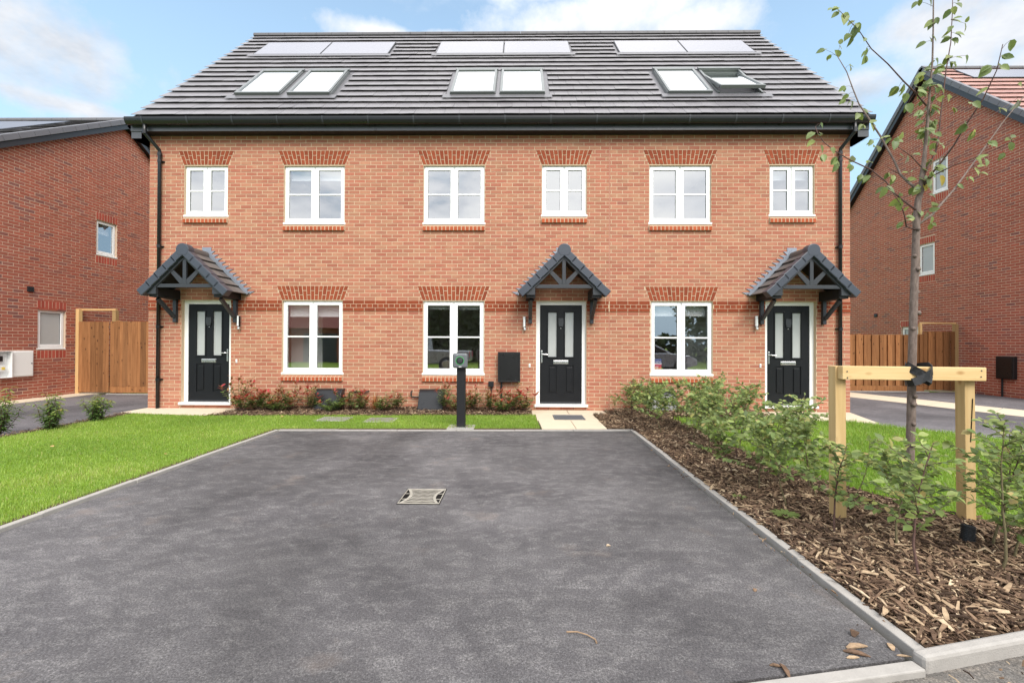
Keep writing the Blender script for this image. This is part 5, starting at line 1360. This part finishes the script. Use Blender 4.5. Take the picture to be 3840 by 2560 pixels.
strap([(2.875, 3.345, 1.228), (2.872, 3.290, 1.200), (2.91, 3.283, 1.178), (2.965, 3.280, 1.148), (3.01, 3.286, 1.122), (3.030, 3.33, 1.105), (3.035, 3.40, 1.13), (3.032, 3.47, 1.155), (2.99, 3.483, 1.17), (2.945, 3.47, 1.18), (2.93, 3.42, 1.20), (2.90, 3.37, 1.218), (2.875, 3.345, 1.222)], .058)
strap([(2.885, 3.345, 1.095), (2.882, 3.290, 1.106), (2.915, 3.281, 1.118), (2.965, 3.276, 1.150), (3.005, 3.282, 1.180), (3.024, 3.30, 1.205), (3.034, 3.345, 1.222), (3.034, 3.40, 1.215), (3.02, 3.47, 1.20), (2.975, 3.48, 1.18), (2.94, 3.44, 1.14), (2.91, 3.39, 1.105), (2.885, 3.345, 1.095)], .056)

# ------------------------------------------------------------------ things in front of the terrace
# charging post
cp = thing('charging_post', 'black charging post with grey square head and green ring at the end of the bay', 'charging post', (-.917, 7.24, 0))
MB().slab([(-1.13, 7.06), (-.70, 7.075), (-.70, 7.42), (-1.13, 7.42)], -.05, .030).build('base_slab', M['concrete'], cp, .004)
MB().box(-1.02, -.80, 7.10, 7.34, .030, .040).build('foot_plate', M['chrome'], cp, .003)
MB().box(-.985, -.850, 7.16, 7.28, .040, 1.235).build('post', M['matblack'], cp, .006)
MB().box(-1.043, -.804, 7.075, 7.158, .985, 1.222).build('head', M['charger'], cp, .035, seg=5)
MB().lathe((-.924, 7.0755, 1.105), (0, -1, 0), [(.068, -.01), (.068, .001), (.058, .002), (.058, -.01)], 32).build('ring', M['green'], cp)
MB().lathe((-.924, 7.0755, 1.105), (0, -1, 0), [(.056, -.01), (.056, .006), (.050, .008), (.046, .002)], 32).build('socket_rim', M['black'], cp)
MB().lathe((-.924, 7.0755, 1.105), (0, -1, 0), [(.044, -.01), (.044, .004), (.02, .007)], 32).build('socket_cover', M['dgrey'], cp)
MB().prism([(-.948, 1.001), (-.906, 1.003), (-.892, 1.012), (-.936, 1.011)], 7.0725, 7.076).build('badge', M['whitesticker'], cp)
MB().lathe((-.970, 7.0755, 1.196), (0, -1, 0), [(.004, -.01), (.004, .001)], 10).build('lamp', M['whitesticker'], cp)

# black wall cabinet with its pipe
wc = thing('wall_cabinet', 'black wall cabinet left of the middle front door', 'cabinet', (-.18, 9.05, .6))
MB().box(-.405, .045, 8.985, 9.098, .605, 1.21).build('box', M['black'], wc, .008)
m = MB(); a, b, c, d = -.405, .045, .605, 1.21
m.box(a, b, 8.974, 8.984, d - .028, d).box(a, b, 8.974, 8.984, c, c + .028).box(a, a + .025, 8.974, 8.984, c + .028, d - .028).box(b - .025, b, 8.974, 8.984, c + .028, d - .028).build('rim', M['matblack'], wc, .004)
MB().box(a + .027, b - .027, 8.979, 8.986, c + .030, d - .030).build('door', M['black'], wc, .003)
MB().lathe((-.045, 8.979, .655), (0, -1, 0), [(.012, 0), (.012, .004)], 12).build('lock', M['dgrey'], wc)
MB().tube([(-.335, 9.06, .61), (-.335, 9.06, .0)], .020, 10).build('pipe', M['matblack'], wc)
sb = thing('socket_box', 'small black box with a cable on the wall, between window and black cabinet', 'junction box', (-.545, 9.07, .5))
MB().box(-.600, -.492, 9.03, 9.098, .50, .612).build('box', M['matblack'], sb, .008)
MB().tube([(-.545, 9.075, .505), (-.545, 9.078, .30), (-.555, 9.08, .18), (-.56, 9.08, -.01)], .013, 8).build('cable', M['matblack'], sb)
wc = thing('wall_cabinet', 'black cabinet on the side wall of the right house at the right photo edge', 'cabinet', (13.25, 12.28, .48))
MB().box(-12.50, -12.06, -.11, -.002, .48, 1.09, RG).build('box', M['matblack'], wc, .008)
MB().box(-12.47, -12.09, -.12, -.111, .51, 1.06, RG).build('door', M['black'], wc, .004)
MB().tube([(13.26, 12.40, .49), (13.26, 12.40, -.02)], .022, 10).build('pipe', M['matblack'], wc)
# gas boxes leaning against the wall
def gas_box(x0, x1, label):
    r = thing('gas_meter_box', label, 'meter box', ((x0 + x1) / 2, 8.98, 0), 'black gas boxes at the foot of the wall')
    pr = [(9.09, .0), (8.80, -.0), (8.765, .045), (8.775, .09), (8.90, .365), (8.925, .40), (8.96, .425), (9.09, .445)]
    MB().prism(pr, x0, x1, FY).build('lid', M['gasbox'], r, .012, seg=3)
    MB().prism([(9.085, .452), (8.985, .440), (8.985, .428), (9.085, .440)], x0 - .012, x1 + .012, FY).build('hinge_rail', M['black'], r, .002)
    MB().prism([(8.92, .385), (8.91, .38), (8.905, .355), (8.915, .355)], x0 + .004, x1 - .004, FY).build('ridge', M['black'], r)
gas_box(-4.075, -3.545, 'glossy black gas box at the wall foot below the left window')
gas_box(-1.985, -1.475, 'glossy black gas box at the wall foot left of the charging post')
gas_box(2.62, 3.14, 'black gas box at the wall foot half hidden by the hedge plants')
def pipe(name, pts, label):
    o = MB().tube(pts, .014, 8).build(name, M['matblack'], None, origin=pts[0], smooth=True); tag(o, label, 'pipe', 'black gas pipes')
pipe('gas_pipe', [(-3.54, 9.05, .28), (-3.48, 9.05, .28), (-3.45, 9.06, .30), (-3.44, 9.065, .37), (-3.41, 9.065, .385), (-3.06, 9.065, .395), (-3.05, 9.105, .397)], 'thin black pipe on the wall beside the left gas box')
pipe('gas_pipe', [(-1.99, 9.05, .285), (-2.10, 9.05, .285), (-2.16, 9.06, .29), (-2.175, 9.065, .32), (-2.175, 9.065, .39), (-2.165, 9.105, .405)], 'thin black bent pipe on the wall beside the gas box left of the charging post')
# weep bricks at the foot of the wall
# wall lights and bell pushes
for x, z, l in ((-5.715, 1.80, 'slim chrome wall light right of the left front door'), (.130, 1.80, 'slim chrome wall light left of the middle front door'), (4.80, 1.83, 'slim chrome wall light left of the right front door')):
    r = thing('wall_light', l, 'wall light', (x, 9.09, z - .12), 'wall lights beside the front doors')
    MB().box(x - .022, x + .022, 9.06, 9.098, z - .10, z + .12).build('back_plate', M['chrome'], r, .004)
    MB().tube([(x - .004, 9.03, z - .08), (x - .004, 9.03, z + .125)], .026, 14).build('diffuser', M['whitesticker'], r)
    MB().box(x + .012, x + .024, 9.01, 9.06, z - .10, z + .12).build('side_plate', M['matblack'], r, .002)
    s = MB().box(x - .02, x + .028, 9.02, 9.07, z - .155, z - .10).build('sensor', M['chrome'], r, .006)
    MB().lathe((x + .004, 9.02, z - .13), (0, -1, -.3), [(.016, 0), (.013, .008), (.006, .012)], 12).build('lens', M['whitesticker'], s)
for x, z, l in ((-5.79, 1.00, 'white bell push right of the left front door'), (.238, .935, 'white bell push left of the middle front door'), (4.905, .955, 'white bell push left of the right front door')):
    r = thing('bell_push', l, 'doorbell', (x, 9.09, z - .04), 'bell pushes beside the front doors')
    MB().box(x - .017, x + .017, 9.085, 9.099, z - .036, z + .036).build('case', M['whitesticker'], r, .004)
    MB().lathe((x, 9.085, z - .008), (0, -1, 0), [(.010, 0), (.009, .003)], 12).build('button', M['chrome'], r)
# sale board lying upside down behind the right window
tf = Frame((2.835, 9.172, .815), (-1, 0, 0), (0, 1, 0), (0, 0, -1))
def text_mesh(txt, size):
    c = bpy.data.curves.new('text', 'FONT'); c.body = txt; c.size = size; c.extrude = .0008; c.align_x = 'CENTER'; c.align_y = 'CENTER'
    o = bpy.data.objects.new('text', c); LINK(o); dg = bpy.context.evaluated_depsgraph_get(); me = bpy.data.meshes.new_from_object(o.evaluated_get(dg)); bpy.data.objects.remove(o); me.materials.clear(); return me
cd = thing('sale_card', 'blue and red sale card standing upside down in the right ground floor window', 'sign', (2.865, 9.172, .87))
MB().box(2.79, 2.935, 9.172, 9.175, .990, 1.080).build('blue_panel', M['bluesticker'], cd)
MB().box(2.79, 2.935, 9.172, 9.175, .970, .9895).build('white_panel', M['whitesticker'], cd)
MB().box(2.79, 2.935, 9.172, 9.175, .872, .9695).build('red_panel', M['redsticker'], cd)
for txt, x, z, sz in (('PLOT', 2.865, 1.022, .045), ('SA', 2.838, .912, .062)):
    me = text_mesh(txt, sz); me.materials.append(M['whitesticker'])
    o = bpy.data.objects.new('lettering', me); LINK(o); o.parent = cd; o.location = Vector((x, 9.1705, z)) - origin_of(cd); o.rotation_euler = (R(90), R(180), 0)

# ------------------------------------------------------------------ ironwork in the ground
dg_ = thing('drain_grate', 'pale cement stained drain grate in the middle of the asphalt bay', 'drain', (-.85, 4.0, 0))
MB().box(-1.035, -.665, 3.80, 4.20, -.004, .004).build('pit', M['dark'], dg_)  # flat black sheet on the asphalt, painted as the shade below the bars
ax0, ax1, ay0, ay1, zt = -1.03, -.67, 3.805, 4.195, .0072
m = MB(); m.box(ax0, ax1, ay0, ay0 + .012, .0045, zt).box(ax0, ax1, ay1 - .022, ay1, .0045, zt).box(ax0, ax0 + .008, ay0 + .012, ay1 - .022, .0045, zt).box(ax1 - .008, ax1, ay0 + .012, ay1 - .022, .0045, zt)
m.build('frame', M['castmetal'], dg_, .002)
g = np.random.default_rng(8)
for k in range(10):
    y = ay0 + .022 + k * .037; t = (k + .5) / 10; side = .020 + .050 * math.sin(math.pi * t)
    pts = []; nseg = 14
    for q in range(nseg + 1):
        x = ax0 + side + (ax1 - ax0 - 2 * side) * q / nseg; pts.append((x, y + .006 * math.sin(q * 1.35 + k * .3), .009))
    m = MB(); hw = .0070 + .0030 * g.random()
    for p, q in zip(pts[:-1], pts[1:]):
        m.add([(p[0], p[1] - hw, .0042), (q[0], q[1] - hw, .0042), (q[0], q[1] + hw, .0042), (p[0], p[1] + hw, .0042), (p[0], p[1] - hw, .0060), (q[0], q[1] - hw, .0060), (q[0], q[1] + hw, .0060), (p[0], p[1] + hw, .0060)],
              [(4, 5, 6, 7), (0, 1, 5, 4), (2, 3, 7, 6), (0, 3, 2, 1)])
    m.build('bar', M['castmetal'], dg_)
for s in (-1, 1):
    m = MB(); cx = -.85; pr = None
    for q in range(8):
        t0, t1 = q / 8, (q + 1) / 8; f = lambda t: .020 + .050 * math.sin(math.pi * t)
        y0, y1 = ay0 + .012 + (ay1 - ay0 - .034) * t0, ay0 + .012 + (ay1 - ay0 - .034) * t1
        xs = [(.18 - f(t0) + .012, y0), (.18 - f(t1) + .012, y1), (.18 - f(t1) - .012, y1), (.18 - f(t0) - .012, y0)]
        m.slab([(cx + s * x, y) for x, y in xs], .0044, .0066)
    m.build('rib', M['castmetal'], dg_)
    for y in (3.92, 4.06): MB().box(*sorted((cx + s * .178, cx + s * .13)), y - .006, y + .006, .0044, .0064).build('lug', M['castmetal'], dg_)
ct = MB(); 
mt = thing('path_grate', 'dark grey slotted drain grate set in the middle door path', 'grate', (.93, 8.19, .03))
MB().box(.655, 1.205, 7.955, 8.43, .02, .0335).build('tray', M['matblack'], mt)
for k in range(15):
    x = .665 + k * .0375
    for y0, y1 in ((7.965, 8.105), (8.125, 8.265), (8.285, 8.42)): MB().box(x, x + .018, y0, y1, .034, .041).build('slat', M['grate'], mt)
MB().box(.655, 1.205, 8.107, 8.123, .034, .042).box(.655, 1.205, 8.267, 8.283, .034, .042).box(.655, 1.205, 7.955, 7.963, .034, .042).box(.655, 1.205, 8.422, 8.43, .034, .042).build('rim', M['grate'], mt)
def cover(x, y, w, d, label, tread):
    r = thing('access_cover', label, 'drain cover', (x, y, .02), 'access covers set in the grass')
    MB().box(x - w / 2 - .05, x + w / 2 + .05, y - d / 2 - .05, y + d / 2 + .05, -.02, .027).build('surround', M['concrete'], r, .004)
    MB().box(x - w / 2, x + w / 2, y - d / 2, y + d / 2, .0275, .032).build('lid', M['covermetal'], r, .003)
    for k in range(tread):
        xx = x - w / 2 + .02 + k * (w - .04) / max(1, tread - 1); MB().box(xx - .008, xx + .008, y - d / 2 + .02, y + d / 2 - .02, .0325, .038).build('tread', M['covermetal'], r)
cover(-3.28, 7.93, .44, .34, 'pale access cover in the grass strip, nearer the left window', 0)
cover(-2.42, 7.86, .42, .36, 'ribbed access cover in the grass strip left of the charging post', 11)
cover(2.30, 7.75, .40, .34, 'grey access cover under the hedge plants by the door path', 6)
wp = thing('irrigation_pipe', 'short black corrugated pipe sticking out of the bark beside the right stake post', 'pipe', (2.97, 3.0, .03))
ax = np.array((.18, .10, 1.0)); ax /= np.linalg.norm(ax); prof = []
for k in range(15): prof += [(.040, k * .0105), (.040, k * .0105 + .004), (.0345, k * .0105 + .005), (.0345, k * .0105 + .009)]
MB().lathe((2.965, 2.99, .03), ax, prof + [(.030, .158), (.030, .10)], 22).build('pipe_wall', M['rubber'], wp)
MB().lathe(np.array((2.965, 2.99, .03)) + ax * .1, ax, [(.029, 0), (.029, .004)], 18).build('bore', M['dark'], wp)

# ------------------------------------------------------------------ litter on the asphalt
def debris(name, pts, rad, mat, label, cat='litter', n=6):
    o = MB().tube(pts, rad, n).build(name, mat, None, origin=pts[0], smooth=False, tint=(.62, .5, .5)); return tag(o, label, cat)
debris('twig', [(.235, 2.128, .007), (.285, 2.125, .010), (.33, 2.10, .012), (.362, 2.075, .008), (.365, 2.055, .005)], [.004, .0035, .003, .0035, .0045], M['mulch'], 'curved brown twig lying on the asphalt near the camera', 'twig')
def chip(x, y, L, Wd, az, h, label, tn):
    m = MB(); d = np.array((math.cos(az), math.sin(az))); s = np.array((-d[1], d[0])); tp = []
    for a, w_, z in ((-.5, .35, h * .2), (-.2, 1., h), (.2, .8, h * .8), (.5, .3, h * .1)):
        for sg in (-1, 1): tp.append((*(np.array((x, y)) + d * a * L + s * sg * w_ * Wd / 2), .002 + z))
    b = [(p[0], p[1], max(.0015, p[2] - .006)) for p in tp]
    f = []
    for i in range(3): f += [(2 * i, 2 * i + 2, 2 * i + 3, 2 * i + 1), (8 + 2 * i, 8 + 2 * i + 1, 8 + 2 * i + 3, 8 + 2 * i + 2), (2 * i, 8 + 2 * i, 10 + 2 * i, 2 * i + 2), (2 * i + 1, 2 * i + 3, 11 + 2 * i, 9 + 2 * i)]
    f += [(0, 1, 9, 8), (6, 14, 15, 7)]
    m.add(tp + b, f); o = m.build('bark_chip', M['mulch'], None, origin=(x, y, 0), tint=(tn, .6, .5)); tag(o, label, 'bark chip', 'bark chips spilled on the asphalt')
chip(1.545, 2.055, .105, .030, .15, .012, 'largest pale bark chip on the asphalt in the near right corner', .66)
chip(1.51, 2.01, .10, .028, -.35, .012, 'dark bark chip crossing the large pale one in the near right corner', .3)
chip(1.475, 1.985, .06, .014, .1, .006, 'small pale bark sliver below the crossed chips', .8)
chip(1.70, 2.06, .055, .026, 1.2, .010, 'upright pale bark chip next to the right edging', .72)
chip(1.60, 2.14, .045, .035, .6, .022, 'dark bark knob above the crossed chips', .2)
chip(1.128, 1.90, .085, .020, 1.45, .014, 'dark bark stick at the near edge of the bay', .3)
chip(1.105, 1.925, .05, .012, -.2, .010, 'short bark stick leaning on the dark one at the near edge', .4)
chip(1.71, 2.00, .06, .010, -.15, .004, 'thin orange bark splinter in the near right corner of the bay', .75)
chip(.62, 3.05, .03, .02, .3, .01, 'small pale stone-like crumb right of the bay centre', .95)
chip(1.33, 2.52, .035, .02, 1., .008, 'small brown bark crumb beside the right edging', .5)
for i, (x, y, l) in enumerate(((-5.9, 5.55, 'dry pale leaf on the left lawn'), (-4.15, 5.2, 'small dry leaf on the left lawn nearer the bay'), (-4.2, 7.95, 'dry leaf in the grass strip left of the covers'), (2.02, 2.95, 'pale dry leaf lying on the bark'))):
    V, F, q = leaves(np.array([(x, y, .06)]), np.array([(math.cos(i * 2), math.sin(i * 2), .1)]), np.array([(.2, -.3, 1.)]), np.array([.055]), np.array([.035]))
    o = bpy.data.objects.new('dry_leaf', npmesh('dry_leaf', V - np.array((x, y, .06)), F, M['flaxleaf'], np.tile(np.array((.95, .8, 0)), (q, 1)), True)); LINK(o); o.location = (x, y, .06); tag(o, l, 'leaf', 'fallen dry leaves')

# ------------------------------------------------------------------ the street behind the camera, mirrored in the windows
def far_tree(x, y, h, r, seed, label, z0=.02):
    g = np.random.default_rng(seed); t = thing('street_tree', label, 'tree', (x, y, z0), 'trees across the street')
    MB().tube([(x, y, z0 - .1), (x + .05, y, h * .45), (x, y, h * .8)], [.16, .12, .05], 8).build('trunk', M['bark'], t)
    n = 2600; u = unit(g.normal(size=(n, 3))); rr = r * g.random(n) ** .5; lump = 1 + .3 * np.sin(u[:, 0] * 5 + seed) * np.cos(u[:, 2] * 6)
    P = np.array((x, y, h * .62)) + u * (rr * lump)[:, None] * np.array((1, 1, h * .40 / r)); L = np.full(n, .30)
    leaf_obj('crown', P, unit(g.normal(size=(n, 3))), unit(g.normal(size=(n, 3))), L, L * .7, np.stack([g.random(n), g.random(n), g.random(n)], 1), M['fartree'], t)
far_tree(13.6, -13.5, 6.4, 2.3, 1, 'dark leafy tree across the street opposite the right house'); far_tree(17.6, -14.5, 7.2, 2.8, 2, 'larger leafy tree across the street far right'); far_tree(-2.4, -14.5, 5.6, 1.3, 3, 'narrow leafy tree across the street behind the camera')
g = np.random.default_rng(4); n = 9000
hx = -11 + 8 * g.random(n); hedge1 = np.stack([hx, -14 - 2 * g.random(n), 5.2 * g.random(n) ** .8], 1)
n2_ = 9000; hx2 = -30 + 62 * g.random(n2_); hedge2 = np.stack([hx2, -16 - 1.5 * g.random(n2_), 2.0 * g.random(n2_) ** .8], 1)
P = np.concatenate([hedge1, hedge2]); n = len(P)
V, F, q = leaves(P, unit(g.normal(size=(n, 3))), unit(g.normal(size=(n, 3))), np.full(n, .42), np.full(n, .30))
o = addobj('far_hedge', npmesh('far_hedge', V, F, M['fartree'], np.repeat(np.stack([g.random(n), g.random(n), g.random(n)], 1), q, 0))); tag(o, 'dark hedge and scrub across the street', 'hedge', None, 'stuff')
gr = thing('garage', 'low brick garage with red tiled roof across the street', 'garage', (-15.5, -15.5, 0))
MB().box(-19, -12.4, -19, -13.5, -.1, 2.5).build('wall', M['sidebrick'], gr, tint=(.3, .5, .5))
MB().prism([(-19.4, 2.45), (-13.1, 2.45), (-16.2, 4.6)], -19.3, -12.1, FY).build('roof', M['redroof2'], gr)
MB().box(-15.4, -13.0, -13.52, -13.47, 0, 2.1).build('garage_door', M['dgrey'], gr)

def vehicle(x, y, s, kind, label):
    """side profile swept across its width; s = +1 faces +x"""
    r = thing(kind, label, 'car' if kind == 'parked_car' else 'pickup', (x, y, .0)); F_ = Frame((x, y, 0), (s, 0, 0), (0, 1, 0)); hw = .90
    if kind == 'pickup_truck':
        low = [(-2.62, .55), (-2.62, 1.02), (-.62, 1.06), (1.0, 1.06), (2.2, .98), (2.55, .86), (2.58, .45), (2.2, .38), (-2.3, .42)]
        cab = [(-.62, 1.06), (-.50, 1.72), (-.30, 1.77), (.55, 1.75), (1.15, 1.08)]; win = [(-.42, 1.12), (-.34, 1.66), (.50, 1.66), (.92, 1.12)]; wh = (-1.55, 1.62); wr = .38
    else:
        low = [(-2.1, .45), (-2.12, .85), (-1.9, .98), (.75, .98), (1.75, .86), (2.1, .68), (2.12, .4), (1.8, .3), (-1.8, .3)]
        cab = [(-1.95, .97), (-1.6, 1.42), (-1.1, 1.50), (.0, 1.47), (.95, .97)]; win = [(-1.55, 1.0), (-1.35, 1.36), (.0, 1.38), (.72, 1.0)]; wh = (-1.3, 1.33); wr = .33
    b = MB().prism(low, -hw, hw, F_).build('body', M['silver'], r, .05, seg=3)
    MB().prism(cab, -hw + .10, hw - .10, F_).build('cabin', M['silver'], r, .05, seg=3)
    for d0 in (-hw + .085, hw - .105): MB().prism(win, d0, d0 + .02, F_).build('window', M['black'], r)
    for u in wh:
        for d0 in (-hw - .02, hw - .20):
            t = MB().lathe(F_.p(u, d0, wr), (0, 1, 0), [(wr * .6, 0), (wr, .02), (wr, .20), (wr * .6, .22)], 24).build('wheel', M['rubber'], r)
            MB().lathe(F_.p(u, d0 - .006 if d0 < 0 else d0 + .22, wr), (0, 1, 0), [(wr * .58, 0), (wr * .5, .008)], 20).build('rim', M['chrome'], t)
    f = low[5]
    for d0 in (-hw + .06, hw - .36): MB().box(f[0] - .06, f[0] + .02, d0, d0 + .30, f[1] - .16, f[1] - .02, F_).build('headlight', M['whitesticker'], r, .02); MB().box(low[1][0] - .02, low[1][0] + .04, d0 + .1, d0 + .24, low[1][1] - .3, low[1][1] - .02, F_).build('tail_light', M['redsticker'], r, .01)
vehicle(-5.0, -4.0, -1, 'pickup_truck', 'silver pickup truck parked on the road behind the camera'); vehicle(6.3, -3.6, 1, 'parked_car', 'silver estate car parked on the road behind the camera')
